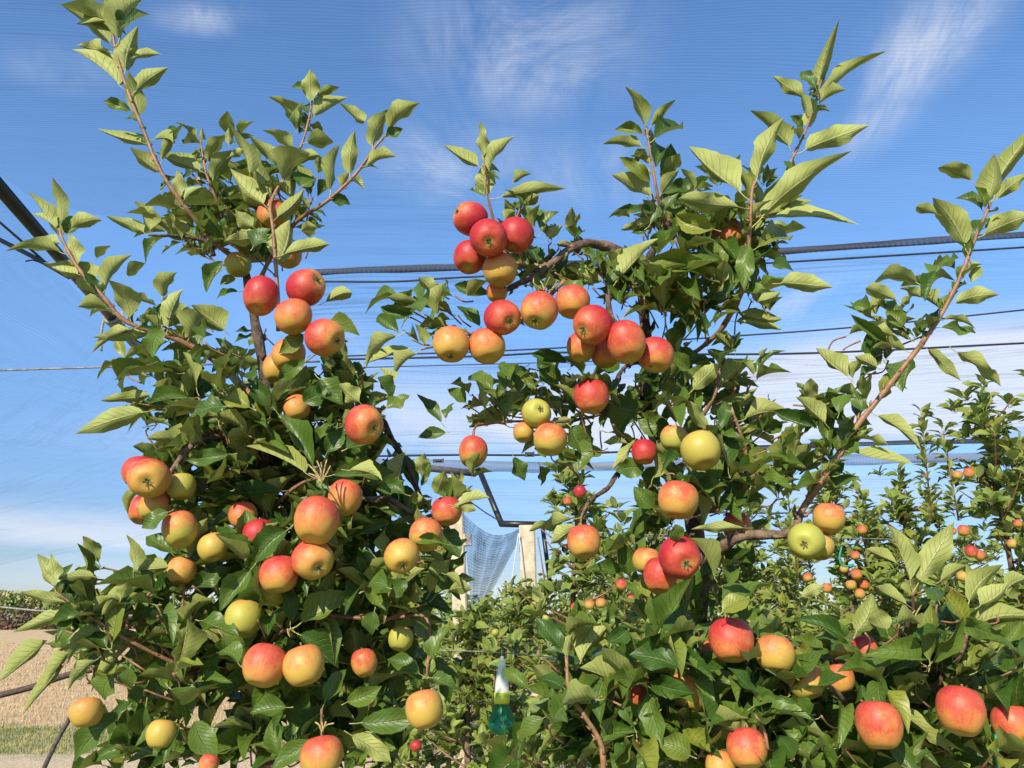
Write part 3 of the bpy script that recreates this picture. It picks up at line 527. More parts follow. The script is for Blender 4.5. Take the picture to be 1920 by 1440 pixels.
# ------------------------------------------------------------------ apples: px, py, radius px, Y, blush, green, calyx offset or None, label
NEAR_APPLES = [
 # left tree
 (573,538,36,1.42,.80,.0,(.72,.42),'red apple with pale calyx at its upper right, top of the left cluster'),
 (488,555,34,1.42,.80,.0,None,'red apple half covered by a leaf, leftmost of the left tree\'s red cluster'),
 (551,594,35,1.39,.48,.1,None,'orange apple with smooth top, in the middle of the left cluster'),
 (609,632,36,1.38,.62,.2,(.75,-.22),'orange red apple showing its calyx, lowest right in the left cluster'),
 (542,664,31,1.46,.40,.1,None,'orange apple behind a leaf just below the left cluster'),
 (522,692,28,1.50,.28,.3,None,'dull orange apple low beside the left tree\'s trunk, under the cluster'),
 (556,764,25,1.46,.30,.1,None,'yellow orange apple peeping between dark leaves in the left tree\'s middle'),
 (684,796,37,1.36,.72,.1,(.52,-.2),'single red apple with calyx on the right side of the left tree'),
 (280,895,38,1.38,.60,.1,(-.1,-.22),'orange red apple showing its calyx at the left tree\'s left edge'),
 (262,884,31,1.46,.72,.0,None,'red apple almost hidden behind the orange one at the left edge'),
 (340,912,27,1.44,.05,.9,None,'yellow green apple right of the two at the left tree\'s left edge'),
 (288,948,29,1.44,.28,.4,None,'yellow orange apple hanging beneath the left edge pair'),
 (267,957,25,1.48,.70,.0,None,'small dark red apple under the left edge pair, furthest left'),
 (336,993,33,1.43,.35,.8,None,'green apple with brown blush below the left edge group'),
 (400,1026,28,1.44,.10,.5,None,'bright yellow apple caught by sun among shaded leaves left of the trunk'),
 (340,1070,26,1.46,.22,.1,None,'orange yellow apple behind the thin brown twig on the left'),
 (595,977,42,1.32,.52,.3,None,'large orange apple with pink top under the pale fan of leaf stalks'),
 (648,934,32,1.42,.40,.1,None,'orange apple tucked behind the large one under the leaf stalks'),
 (586,1050,38,1.34,.58,.4,(.35,-.42),'half shaded russet apple directly below the large orange one'),
 (524,1076,36,1.36,.62,.7,None,'red and green apple with a sunlit patch, left of the half shaded one'),
 (510,1108,29,1.42,.25,.9,None,'green apple partly hidden beneath the red and green one'),
 (486,1003,31,1.42,.80,.0,None,'pink red apple half behind a large dark leaf in the left tree'),
 (456,966,26,1.48,.50,.0,None,'small orange apple behind leaves above the pink red one'),
 (457,1160,35,1.46,.04,.9,None,'green yellow apple in deep shade with one bright spot'),
 (497,1247,40,1.33,.56,.2,None,'pink orange apple, left one of the touching pair low in the left tree'),
 (570,1247,38,1.33,.26,.2,None,'golden apple, right one of the touching pair low in the left tree'),
 (754,1042,33,1.35,.28,.3,(.08,-.62),'golden orange apple with calyx beneath, right side of the left tree'),
 (799,1003,32,1.39,.42,.6,None,'orange and green apple behind a leaf above the golden one'),
 (838,958,29,1.45,.66,.0,None,'dark red orange apple at the far right of the left tree'),
 (795,1330,36,1.33,.20,.3,None,'golden apple hanging alone at the left tree\'s lower right'),
 (604,1418,40,1.30,.45,.4,None,'golden apple with pink top cut by the bottom edge'),
 (162,1335,29,1.36,.16,.2,None,'golden apple at the lower left in front of the dry field'),
 (303,1376,27,1.38,.06,.5,None,'yellow apple behind pointed leaves at the bottom left'),
 (392,1432,18,1.40,.45,.0,None,'orange apple barely showing at the bottom edge left of centre'),
 (682,1243,25,1.44,.48,.1,None,'orange apple mostly covered by leaves right of the touching pair'),
 (686,1313,16,1.46,.80,.0,None,'tiny red patch of an apple below the covered orange one'),
 (752,1198,24,1.48,.02,.9,None,'yellow green apple in the shade of hanging leaves'),
 (512,402,29,1.56,.52,.3,None,'orange apple with red cheek high in the left tree top'),
 (446,496,24,1.62,.10,.9,None,'dull green apple in shade high on the left tree'),
 (540,478,25,1.60,.62,.2,None,'shaded red apple behind the broad leaf above the red cluster'),
 # centre tree
 (882,409,32,1.47,.86,.0,(-.85,.45),'red apple, upper left of the five hanging at the arch'),
 (915,446,36,1.41,1.0,.0,(.05,-.22),'deep red apple showing its calyx in the middle of the arch cluster'),
 (967,441,33,1.46,.92,.0,None,'red apple, right one of the arch cluster'),
 (882,483,32,1.48,.88,.3,None,'dark shaded red apple, lower left of the arch cluster'),
 (938,506,33,1.46,.36,.3,None,'orange yellow apple, bottom of the arch cluster, partly behind a leaf'),
 (932,548,20,1.52,.45,.0,None,'small orange sliver of an apple under the arch cluster'),
 (942,596,34,1.42,.84,.2,(.45,-.22),'red apple with a star shaped calyx below the arch cluster'),
 (1010,582,36,1.42,.62,.5,(-.2,-.62),'red and yellow apple with a dark hollow beneath, centre row'),
 (1074,566,33,1.46,.55,.3,None,'russet orange apple in the centre row, left of the red one with calyx'),
 (1112,608,37,1.42,.82,.3,(-.55,-.30),'red apple with calyx at lower left, over the dark leaf'),
 (845,646,34,1.43,.34,.2,(-.02,-.72),'orange apple at the left end of the centre row'),
 (913,649,34,1.44,.46,.3,None,'orange apple second from the left end of the centre row'),
 (1172,642,38,1.43,.66,.1,None,'red orange apple with a bright sun fleck, right part of the centre row'),
 (1229,665,34,1.47,.72,.4,None,'shaded red apple at the right end of the centre row beside the trunk'),
 (1090,652,27,1.50,.55,.1,None,'orange apple peeking left of the dark leaf under the red one'),
 (1136,664,28,1.52,.55,.1,None,'shaded orange apple right of the dark leaf under the red one'),
 (1108,743,33,1.50,.76,.0,None,'shaded red apple below the dark curved twig'),
 (1007,774,28,1.48,.18,.9,(.25,.3),'green apple with sunlit cheek, top of the trio at centre'),
 (982,811,20,1.50,.28,.4,None,'smallest apple, left one of the green trio at centre'),
 (1032,824,32,1.47,.36,.6,None,'olive orange apple, right one of the green trio at centre'),
 (886,847,28,1.50,.55,.8,None,'dull red green apple crossed by a leaf, hanging left of centre'),
 (1207,847,24,1.54,.86,.0,None,'red apple partly behind leaves beside the centre trunk'),
 (1315,845,38,1.46,.06,.7,None,'large yellow apple right of the centre trunk'),
 (1264,822,26,1.56,.20,.9,None,'dark green apple in shade left of the large yellow one'),
 (1272,937,38,1.42,.42,.2,None,'orange apple with brown bud on top, in front of the centre trunk'),
 (1094,1016,32,1.44,.46,.2,None,'round orange apple hanging alone beneath two pale leaves'),
 (1276,1045,40,1.40,.97,.0,(.30,-.35),'deep red apple under a small green leaf, half in shadow'),
 (1236,1080,32,1.47,.88,.0,None,'shaded red apple left of and below the deep red one'),
 (1212,1051,26,1.52,.35,.4,None,'yellow orange apple behind the deep red one'),
 (1555,972,30,1.44,.40,.3,None,'orange apple above the yellow green one on the right branch'),
 (1512,1014,34,1.41,.0,1.0,(-.15,-.2),'yellow green apple with calyx at the end of the right branch'),
 (1538,1026,26,1.46,.28,.5,None,'orange apple tucked behind the yellow green one'),
 (1383,988,28,1.62,.60,.1,None,'shaded russet apple behind the pale limb right of centre'),
 (1366,440,30,1.60,.72,.1,None,'red orange apple hidden in the top of the centre tree'),
 (1332,462,26,1.64,.35,.4,None,'dull orange apple in shade beside the hidden red one at the top'),
 (1290,1290,42,1.44,.38,.3,None,'large shaded orange apple low in front of the centre trunk'),
 (1196,1296,32,1.46,.85,.1,None,'dark red apple in shade behind a leaf, left of the large shaded one'),
 (1126,1352,32,1.48,.62,.2,None,'brownish red apple in deep shade beside the bare twig'),
 (1338,1226,28,1.50,.46,.1,None,'orange apple just behind the bright red one low right of centre'),
 (1370,1200,41,1.38,.90,.2,None,'bright red apple between small green leaves low right of centre'),
 # right tree
 (1453,1226,36,1.38,.36,.3,None,'orange apple with a yellow leaf bud on top, lower right'),
 (1513,1278,34,1.40,.42,.6,None,'half shaded olive orange apple right of the one with the leaf bud'),
 (1572,1272,30,1.44,.50,.2,None,'orange apple in shade behind leaf stalks at lower right'),
 (1622,1216,24,1.46,.86,.0,None,'small red apple half behind a pale leaf at lower right'),
 (1401,1402,37,1.32,.72,.2,None,'red orange apple with a curved shadow at the bottom edge'),
 (1350,1436,28,1.34,.30,.3,None,'orange apple cut by the bottom edge right of centre'),
 (1646,1359,43,1.30,.66,.1,None,'large orange red apple at the bottom right, fully sunlit'),
 (1803,1333,43,1.31,.74,.1,None,'large red orange apple with shaded right half near the right corner'),
 (1898,1357,36,1.34,.62,.0,None,'orange red apple at the right edge beside the green tie'),
]
ELS = {}
def apple_mesh(seed, nz=18, na=24):
    rs = random.Random(seed); V = []; Fc = []
    a1, a2, p1, p2 = rs.uniform(.02, .06), rs.uniform(.012, .035), rs.uniform(0, 6), rs.uniform(0, 6); el = rs.uniform(1.0, 1.12); tilt = rs.uniform(-.13, .13)
    prof = []
    for i in range(nz + 1):
        th = math.pi * i / nz                                    # 0 stem end .. pi calyx end
        r = math.sin(th) * (1.0 + .06 * math.cos(th)); z = math.cos(th) * el
        r = abs(r) ** .93
        top = math.exp(-((th) / .42) ** 2); bot = math.exp(-((math.pi - th) / .36) ** 2)
        z -= .30 * top; z += .24 * bot; prof.append((r, z))
    for i, (r, z) in enumerate(prof):
        for k in range(na):
            a = 2 * math.pi * k / na
            rr = r * (1 + a1 * math.cos(a + p1) + a2 * math.cos(2 * a + p2) + .030 * math.cos(5 * a + p1) * max(0, -z) + .02 * noise.noise(Vector((math.cos(a) * 1.6, math.sin(a) * 1.6, z * 1.6 + seed))))
            V.append((rr * math.cos(a), rr * math.sin(a), z + tilt * r * math.cos(a)))
    for i in range(nz):
        for k in range(na):
            k2 = (k + 1) % na; Fc.append((i * na + k, (i + 1) * na + k, (i + 1) * na + k2, i * na + k2))
    me = mesh('apple', V, Fc); me.materials.append(M_apple); ELS[me.name] = el; return me
AM = [apple_mesh(i) for i in range(10)]; AMF = [apple_mesh(20 + i, 9, 12) for i in range(3)]
def calyx_mesh():
    V = []; Fc = []
    for k in range(5):
        a = 2 * math.pi * k / 5; ca, sa = math.cos(a), math.sin(a); px_, py_ = -sa, ca; o = len(V)
        for (d, w, z) in ((.03, .05, -.63), (.12, .06, -.70), (.20, .03, -.78), (.235, .004, -.74)):
            V += [(ca * d + px_ * w, sa * d + py_ * w, z), (ca * d - px_ * w, sa * d - py_ * w, z), (ca * d, sa * d, z - .02)]
        for i in range(3):
            q = o + 3 * i; Fc += [(q, q + 3, q + 5, q + 2), (q + 2, q + 5, q + 4, q + 1)]
    for k in range(8):
        a = k * .785; V0, F0 = tube_data([Vector((math.cos(a) * .03, math.sin(a) * .03, -.62)), Vector((math.cos(a) * .05, math.sin(a) * .05, -.76))], .010, 3)
        o = len(V); V += [tuple(v) for v in V0]; Fc += [tuple(i + o for i in f) for f in F0]
    me = mesh('calyx', V, Fc, smooth=False); me.materials.append(M_calyx); return me
CM = calyx_mesh()
def stem_mesh(s):
    P = smooth_path([Vector((0, 0, .58)), Vector((.02, .01, .85)), Vector((.08 * s, .03, 1.12))], 3); n = len(P)
    V, Fc = tube_data(P, [.035 + .02 * (i == n - 1) for i in range(n)], 6); me = mesh('stem', V, Fc); me.materials.append(M_stem); return me
SM = [stem_mesh(1), stem_mesh(-1)]
APX = []
def place_apple(px, py, rpx, Y, blush, green, cal, label, group, far=False):
    P = at(px, py, Y); r = rpx * depth(P) / F * (1.0 if not far else .92); v = (P - CAM).normalized()
    rx = RT - v * RT.dot(v); rx.normalize(); ry = rx.cross(v)   # screen right and up at that point
    if cal:
        cx, cy = cal; k = math.hypot(cx, cy); c = rx * cx + ry * cy - v * math.sqrt(max(.05, 1 - k * k)); Z = -c.normalized()
    else:
        Z = (Vector((0, 0, 1)) + v * random.uniform(.12, .45) + rx * random.uniform(-.3, .3)).normalized()
    tgt = (-v + Vector((-.35, 0, .35))); X = (tgt - Z * tgt.dot(Z)); X = X.normalized() if X.length > .01 else Z.orthogonal().normalized()
    Yv = Z.cross(X); m = Matrix((X, Yv, Z)).transposed().to_4x4(); m = Matrix.Translation(P) @ m @ Matrix.Diagonal((r, r, r, 1))
    o = link('apple', random.choice(AMF if far else AM)); o.matrix_world = m; tag(o, label, 'apple', group)
    o['blush'] = float(blush * (.9 if blush < .8 else 1)); o['green'] = float(green)
    if not far:
        st = link('stem', random.choice(SM), o); 
        if cal: cx_ = link('calyx', CM, o); cx_.location.z = .60 - (ELS[o.data.name] - .24)
        if py > 0: APX.append((px, py, rpx * (.5 if any(w in label for w in ('behind', 'hidden', 'partly', 'covered', 'half', 'shade', 'peep', 'tucked', 'among')) else 1), Y))
    return o
for i, a in enumerate(NEAR_APPLES):
    if i >= 67: a = a[:4] + (a[4] * .82,) + a[5:]
    g = 'apples on the left tree' if i < 40 else 'apples on the centre tree' if i < 80 else 'apples on the lower right tree'
    place_apple(*a, g)

# ------------------------------------------------------------------ leaf clusters filling the near crowns
def inside(p, poly):
    x, y = p; c = False; j = len(poly) - 1
    for i in range(len(poly)):
        if (poly[i][1] > y) != (poly[j][1] > y) and x < (poly[j][0] - poly[i][0]) * (y - poly[i][1]) / (poly[j][1] - poly[i][1]) + poly[i][0]: c = not c
        j = i
    return c
FILL = [  # tree, polygon, count, Y range, leaf length, holes
 ('L', [(330,345),(385,310),(450,290),(560,310),(620,340),(590,390),(590,440),(560,480),(470,500),(400,490),(340,460),(300,410)], 44, (1.56, 1.75), .082),
 ('L', [(240,600),(330,575),(430,610),(480,640),(540,690),(640,640),(690,690),(730,760),(690,830),(740,860),(850,960),(850,1060),(810,1180),(820,1250),(740,1290),(770,1440),(170,1440),(200,1390),(190,1300),(110,1230),(130,1150),(240,1090),(330,1020),(285,940),(270,850),(220,770),(215,690)], 225, (1.42, 1.80), .094),
 ('L', [(330,720),(440,620),(660,660),(700,800),(760,900),(780,1060),(760,1260),(700,1440),(300,1440),(300,1200),(350,1050),(320,900)], 115, (1.55, 1.95), .10),
 ('L', [(60,1080),(200,1060),(330,1080),(330,1300),(230,1300),(110,1230)], 20, (1.38, 1.5), .088),
 ('C', [(1190,380),(1230,350),(1380,390),(1430,430),(1430,520),(1370,530),(1330,470),(1250,450),(1190,430)], 44, (1.54, 1.78), .095),
 ('C', [(1200,480),(1330,480),(1400,540),(1420,590),(1330,620),(1260,610),(1180,560)], 34, (1.5, 1.74), .092),
 ('C', [(740,560),(820,530),(900,550),(870,620),(770,640)], 10, (1.5, 1.62), .08),
 ('C', [(930,480),(1040,450),(1160,500),(1190,580),(1100,545),(1000,540)], 22, (1.52, 1.68), .085),
 ('C', [(850,750),(960,700),(1040,670),(1140,700),(1180,760),(1120,850),(1040,880),(960,800),(870,790)], 34, (1.52, 1.75), .085),
 ('C', [(1220,650),(1340,670),(1440,720),(1450,800),(1410,840),(1440,930),(1370,970),(1300,960),(1200,960),(1190,880),(1180,780)], 60, (1.52, 1.85), .094),
 ('C', [(1470,760),(1560,760),(1560,830),(1510,900),(1440,960),(1440,900)], 8, (1.5, 1.6), .08),
 ('C', [(970,1240),(1060,1200),(1180,1180),(1280,1130),(1400,1130),(1450,1220),(1430,1440),(900,1440),(960,1330)], 108, (1.36, 1.75), .094),
 ('C', [(1130,990),(1200,960),(1400,1000),(1420,1090),(1280,1120),(1190,1110)], 14, (1.58, 1.8), .085),
 ('R', [(1430,1180),(1520,1190),(1620,1180),(1700,1120),(1780,1130),(1860,1140),(1940,1170),(1940,1460),(1400,1460),(1420,1280)], 145, (1.34, 1.72), .096),
 ('C', [(1560,640),(1640,600),(1760,620),(1640,740),(1580,790),(1540,790)], 7, (1.46, 1.52), .07),
]
holes = [(250, 1150, 26), (400, 690, 26), (300, 815, 22), (300, 480, 30), (620, 480, 30), (1060, 620, 20), (938, 1300, 95), (1560, 700, 40), (390, 1390, 40), (700, 1020, 20), (90, 1250, 30), (1120, 600, 0)]
for tr, poly, n, (y0, y1), L0 in FILL:
    xs_ = [p[0] for p in poly]; ys_ = [p[1] for p in poly]; k = 0; tries = 0; pts = []
    cx = T[tr].location.x
    while k < n and tries < n * 60:
        tries += 1; p = (random.uniform(min(xs_), max(xs_)), random.uniform(min(ys_), max(ys_)))
        if not inside(p, poly): continue
        if any(math.hypot(p[0] - h[0], p[1] - h[1]) < h[2] for h in holes): continue
        Y = random.uniform(y0, y1)
        if any(math.hypot(p[0] - q[0], p[1] - q[1]) < 26 and abs(Y - q[2]) < .12 for q in pts): continue
        pts.append((p[0], p[1], Y)); k += 1
        P = at(p[0], p[1], Y); out = Vector((P.x - cx, -.18, .0)); out = out.normalized() if out.length > .05 else Vector((0, -1, 0))
        ax = out * random.uniform(.3, 1.0) + Vector((0, -.25, random.uniform(.15, 1.1))) + rv() * .35
        SPURS.setdefault(tr, []).append((P, ax.normalized())); spur(tr, P, ax, random.randint(6, 8), L0 * 1.08)
# little spur wood: a short twig leading into each leaf cluster, and pale leaf bud at its end
for tr, lst in SPURS.items():
    parts = []
    for P, ax in lst:
        c = Vector((T[tr].location.x, T[tr].location.y, P.z - .1)); back = (c - P).normalized() * .025 - ax * .03
        V, Fc = tube_data(smooth_path([P + back + rv() * .01, P + back * .4 + rv() * .004, P], 3), [.0019, .0018, .0017, .0016, .0016, .0018, .0022], 5, .2); parts.append((V, Fc))
    V, Fc = join(parts); o = link('spur_wood', mesh('spur_wood', V, Fc), None, M_shoot); setpar(o, T[tr]); o['kind'] = 'stuff'
# leaves set along the main shoots
ONSH = set()
def on_shoot(tr, pts, n, L, t0=0.0):
    P = smooth_path([at(*p) for p in pts], 6)
    for i in range(n):
        k = int((t0 + (1 - t0) * random.random()) * (len(P) - 2)); p = P[k]; t = (P[k + 1] - P[k]).normalized()
        d = (t * .75 + rv() * .48 + Vector((0, 0, .12))).normalized(); l = L * random.uniform(.6, 1.1)
        ONSH.add(id(add_leaf(tr, p, p + d * l, SUNUP + rv() * .5, l * random.uniform(.30, .40))))
on_shoot('C', [(1500, 965, 1.52), (1545, 895, 1.5), (1600, 808, 1.48), (1660, 732, 1.47), (1728, 645, 1.46)], 16, .075)
for tr_, pts_, n_, L_ in [('L', LIMBS[5][2], 25, .062), ('L', LIMBS[6][2], 18, .06), ('L', LIMBS[7][2], 32, .07), ('L', LIMBS[8][2], 21, .062), ('L', LIMBS[9][2], 39, .072), ('C', LIMBS[19][2], 25, .062), ('C', LIMBS[21][2], 21, .08), ('C', LIMBS[22][2], 25, .068), ('C', LIMBS[25][2], 39, .072), ('C', LIMBS[24][2], 36, .075), ('L', LIMBS[12][2], 14, .08), ('C', LIMBS[29][2], 24, .065), ('C', LIMBS[30][2], 16, .065)]:
    assert len(pts_) > 1; on_shoot(tr_, [(a_, b_, c_ + .01) for a_, b_, c_ in pts_], n_, L_, .25)
N0_ = len(LEAVES)
for (px_, py_, Y_, n_) in [(910, 375, 1.48, 7), (985, 390, 1.5, 7), (1000, 430, 1.5, 7), (1035, 450, 1.52, 6), (960, 470, 1.55, 5), (1660, 640, 1.46, 6), (1600, 720, 1.48, 6), (1560, 770, 1.49, 6), (1740, 540, 1.45, 5), (1690, 600, 1.46, 6), (1715, 640, 1.47, 6), (1655, 665, 1.47, 6), (1625, 760, 1.48, 5), (1530, 770, 1.5, 6), (1640, 600, 1.47, 5), (1770, 590, 1.45, 4), (1500, 820, 1.52, 6), (1800, 500, 1.45, 4), (850, 945, 1.52, 6), (846, 1030, 1.5, 7), (838, 1100, 1.5, 6), (880, 900, 1.5, 4), (205, 560, 1.5, 5), (160, 500, 1.49, 4), (1560, 860, 1.5, 4), (880, 795, 1.53, 7), (905, 775, 1.55, 7), (930, 800, 1.55, 6), (860, 790, 1.54, 4), (935, 760, 1.56, 6), (1225, 390, 1.62, 7), (1300, 360, 1.6, 7), (1350, 350, 1.58, 7), (1430, 350, 1.57, 6), (1460, 400, 1.57, 6), (1450, 470, 1.56, 6), (1440, 590, 1.58, 6), (1120, 500, 1.58, 6), (1080, 450, 1.6, 4), (330, 270, 1.54, 5), (300, 360, 1.55, 5), (640, 300, 1.55, 5), (560, 250, 1.56, 5), (440, 270, 1.57, 6), (100, 440, 1.49, 5), (1375, 660, 1.6, 6), (1420, 700, 1.6, 6), (1350, 690, 1.62, 6)]: spur('L' if px_ < 700 or (830 < px_ < 890 and py_ > 890) else 'C', at(px_, py_, Y_), Vector((random.uniform(-.3, .5), -.1, 1)), n_, .072, .8)
for l in LEAVES[N0_:]: ONSH.add(id(l))
on_shoot('C', [(1400, 525, 1.56), (1403, 480, 1.53), (1410, 360, 1.49)], 10, .09)
on_shoot('L', [(420, 470, 1.62), (358, 402, 1.55), (330, 360, 1.53)], 6, .07)
on_shoot('L', [(420, 690, 1.6), (340, 640, 1.56), (240, 605, 1.52)], 12, .08)
on_shoot('C', [(1060, 525, 1.56), (980, 600, 1.6), (900, 620, 1.58), (830, 645, 1.52)], 10, .075)
on_shoot('C', [(1140, 770, 1.62), (1060, 790, 1.6), (960, 790, 1.58), (880, 800, 1.56)], 16, .075)

# drop the scattered leaves that would cover an apple the photograph shows
def filter_leaves():
    keep = []
    A = np.array(APX); hl = [l for l in LEAVES if l.hand]
    HB = np.array(proj(np.array([l.b.lerp(l.t, .2) for l in hl]))).T; HT = np.array(proj(np.array([l.t for l in hl]))).T
    HY = np.array([min(l.b.y, l.t.y) for l in hl]); HW = np.array([l.w * F / depth(l.b) for l in hl])
    polys = [p for _, p, *_ in FILL]; nd = 0
    for l in LEAVES:
        if not l.hand and l.v in near_var:
            pts = np.array([l.b.lerp(l.t, t) for t in (.3, .6, .95)]); x, y, z = proj(pts)
            dx = np.hypot(x[:, None] - A[None, :, 0], y[:, None] - A[None, :, 1]); ym = pts[:, 1][:, None]
            hit = (dx < A[None, :, 2] * 1.02) & (ym < A[None, :, 3] + .03)
            if hit.any() and random.random() < (.93 if l.b.z > 1.75 else .86): continue
            if any(math.hypot(x[1] - h[0], y[1] - h[1]) < h[2] * .8 for h in holes): continue
            if l.b.y < 1.2: continue
            sh = id(l) in ONSH
            if not sh and not any(inside((x[2], y[2]), p) or (x[2] - x[1]) ** 2 + (y[2] - y[1]) ** 2 < 260 for p in polys) and random.random() < .72: continue
            if not sh and not any(inside((x[1], y[1]), p) for p in polys) and random.random() < .6: continue
            P = np.stack([x, y], 1)[:, None, :]; B2 = HB[None, :, :2]; D = (HT - HB)[None, :, :2]; L2_ = (D ** 2).sum(-1)
            tt = np.clip(((P - B2) * D).sum(-1) / L2_, 0, 1); dist = np.linalg.norm(P - B2 - D * tt[..., None], axis=-1)
            h2 = (dist < HW[None] * .55) & (pts[:, 1][:, None] < HY[None] + .02)
            if h2.sum() >= 1 and random.random() < .86: nd += 1; continue
        keep.append(l)
    LEAVES[:] = keep; print('dropped over hand leaves', nd)
filter_leaves()

# pale fan of bare stalks over the large orange apple, and bud clumps
def stalks(cx, cy, Y, ang0, ang1, n, Lp, key, px_w=5):
    parts = []
    B = at(cx, cy, Y)
    for i in range(n):
        a = R(ang0 + (ang1 - ang0) * (i + random.random() * .6) / n); L = Lp * random.uniform(.6, 1.1)
        E = at(cx + math.cos(a) * L, cy - math.sin(a) * L, Y + random.uniform(-.03, .02)); mid = B.lerp(E, .5) + rv() * .003
        V, Fc = tube_data(smooth_path([B, mid, E], 3), [.0013] * 7, 5); parts.append((V, Fc))
    V, Fc = join(parts); o = link('leaf_stalks', mesh('leaf_stalks', V, Fc), None, M_spur); setpar(o, T[key])
stalks(603, 905, 1.335, 60, 150, 7, 42, 'L'); stalks(545, 1195, 1.36, 60, 120, 3, 26, 'L'); stalks(604, 1375, 1.33, 40, 140, 4, 30, 'L')
stalks(1020, 545, 1.44, 20, 160, 4, 28, 'C'); stalks(1160, 610, 1.47, 60, 140, 3, 36, 'C'); stalks(1712, 1170, 1.42, 60, 120, 3, 38, 'R')

# ------------------------------------------------------------------ second row of trees
GFAR = 'apple trees of the row behind'
def back_tree(px, top_py, half_px, Y, label, dens=1.0, zlow=.3, lean=0, fam=None):
    global LEAVES
    key = 'B%d' % len(T); topP = at(px, top_py, Y); hw = half_px * depth(at(px, 1100, Y)) / F
    e = empty('apple_tree', (topP.x + lean, Y, 0)); tag(e, label, 'apple tree', GFAR); T[key] = e
    H = topP.z; base = Vector((topP.x + lean, Y, 0))
    lead = smooth_path([base, base + Vector((random.uniform(-.05, .05), 0, H * .35)), base.lerp(topP, .7) + Vector((random.uniform(-.06, .06), 0, 0)), topP], 5)
    n = len(lead); V, Fc = tube_data(lead, [.035 * (1 - .85 * i / (n - 1)) for i in range(n)], 7, .2); o = link('trunk', mesh('trunk', V, Fc), None, M_limb); setpar(o, e)
    nb = int(38 * dens)
    for i in range(nb):
        t = zlow / H + (1 - zlow / H) * (i + random.random()) / nb * .97; k = min(n - 2, int(t * (n - 1))); p = lead[k].lerp(lead[k + 1], t * (n - 1) - k)
        reach = hw * (1 - .78 * max(0, (t - .35) / .65) ** 1.1) * random.uniform(.55, 1.15); a = random.uniform(0, 6.28)
        if math.sin(a) > .3 and random.random() < .5: a = -a
        tip = p + Vector((math.cos(a) * reach, math.sin(a) * reach * .8, random.uniform(.0, .55) * reach + .06)); mid = p.lerp(tip, .55) + Vector((0, 0, -.06 * reach))
        P = smooth_path([p, mid, tip], 5); m_ = len(P); V, Fc = tube_data(P, [.008 * (1 - .7 * j / (m_ - 1)) for j in range(m_)], 5, .2)
        o = link('branch', mesh('branch', V, Fc), None, M_shoot); setpar(o, e)
        ns = max(4, int(reach * 17))
        for j in range(ns):
            q = P[random.randint(1, m_ - 1)] + rv() * .055; ax = (q - lead[k]); ax.z += .25; ax = ax.normalized() + rv() * .4 + Vector((0, 0, .45))
            spur(key, q, ax, random.randint(6, 9), .118, .95, far=True, wr=.38)
    for j in range(26):
        t = 1 - j * .022; q = base.lerp(topP, t) if t < 1 else topP; q = topP + (base.lerp(topP, .7) - topP) * (j * .036)
        spur(key, q + rv() * .012, Vector((0, 0, 1)) + rv() * .3, 5, .10, .8, far=True, wr=.34)
    for (sx, sl) in (fam or []):                          # extra upright shoots: offset px, height m
        b = topP + Vector((sx * depth(topP) / F, random.uniform(-.1, .1), -.65)); tp = b + Vector((random.uniform(-.08, .08), 0, sl))
        V, Fc = tube_data([b, tp], [.006, .003], 5); o = link('shoot', mesh('shoot', V, Fc), None, M_shoot); setpar(o, e)
        for j in range(16): spur(key, b.lerp(tp, j / 15), Vector((0, 0, 1)) + rv() * .35, 4, .10, .9, far=True, wr=.34)
    return e
BT = [
 (1838, 752, 230, 4.3, 'background apple tree at far right with a tall leafy top shoot', 1.15, [(-110, .6), (95, .8), (-60, .5)]),
 (1960, 860, 200, 4.6, 'background apple tree cut off by the right edge', 1.0, [(-40, .7)]),
 (1690, 925, 190, 5.2, 'background apple tree left of the tall shooted one at far right', 1.0, [(-70, .5), (60, .6)]),
 (1560, 905, 180, 5.6, 'background apple tree behind the yellow green apple, carrying a string of small orange apples', 1.0, [(60, .6), (-90, .7)]),
 (1390, 975, 190, 6.2, 'background apple tree seen between the limb and the right shoot', .9, [(80, .6), (-70, .5)]),
 (1225, 1000, 170, 5.8, 'background apple tree behind the centre trunk and deep red apple', .9, [(-60, .5)]),
 (1085, 905, 160, 4.4, 'background apple tree with a small red apple near its top, centre', 1.0, [(-60, .35), (60, .35)]),
 (975, 1110, 130, 6.0, 'low background apple tree in front of the pale posts with green fruit', .8, [(-60, .5), (40, .5)]),
 (880, 1165, 105, 5.0, 'low pale background tree left of the hanging green trap', .8, [(-20, .6), (40, .55)]),
 (1130, 1075, 170, 8.4, 'far apple tree of the third row, filling the gap right of the shorter post', .8, [(40, .5)]),
 (1330, 1030, 190, 8.8, 'far apple tree of the third row, left of the small apple string', .8, [(-50, .5)]),
 (1480, 985, 190, 9.0, 'far apple tree of the third row, just left of the string of small apples', .8, [(30, .5)]),
 (1640, 1000, 200, 8.6, 'far apple tree of the third row, right of the string of small apples', .8, [(30, .6)]),
 (1800, 1010, 210, 8.8, 'far apple tree of the third row, behind the tall shooted tree', .8, [(-60, .5)]),
 (930, 1180, 150, 8.2, 'far apple tree of the third row, behind the hanging trap', .8, []),
 (790, 1230, 100, 5.4, 'low background apple tree half hidden behind the left tree', .7, []),
]
for (px, ty, hp, Y, lab, dn, fam) in BT: back_tree(px, ty, hp, Y, lab, dn, fam=fam)
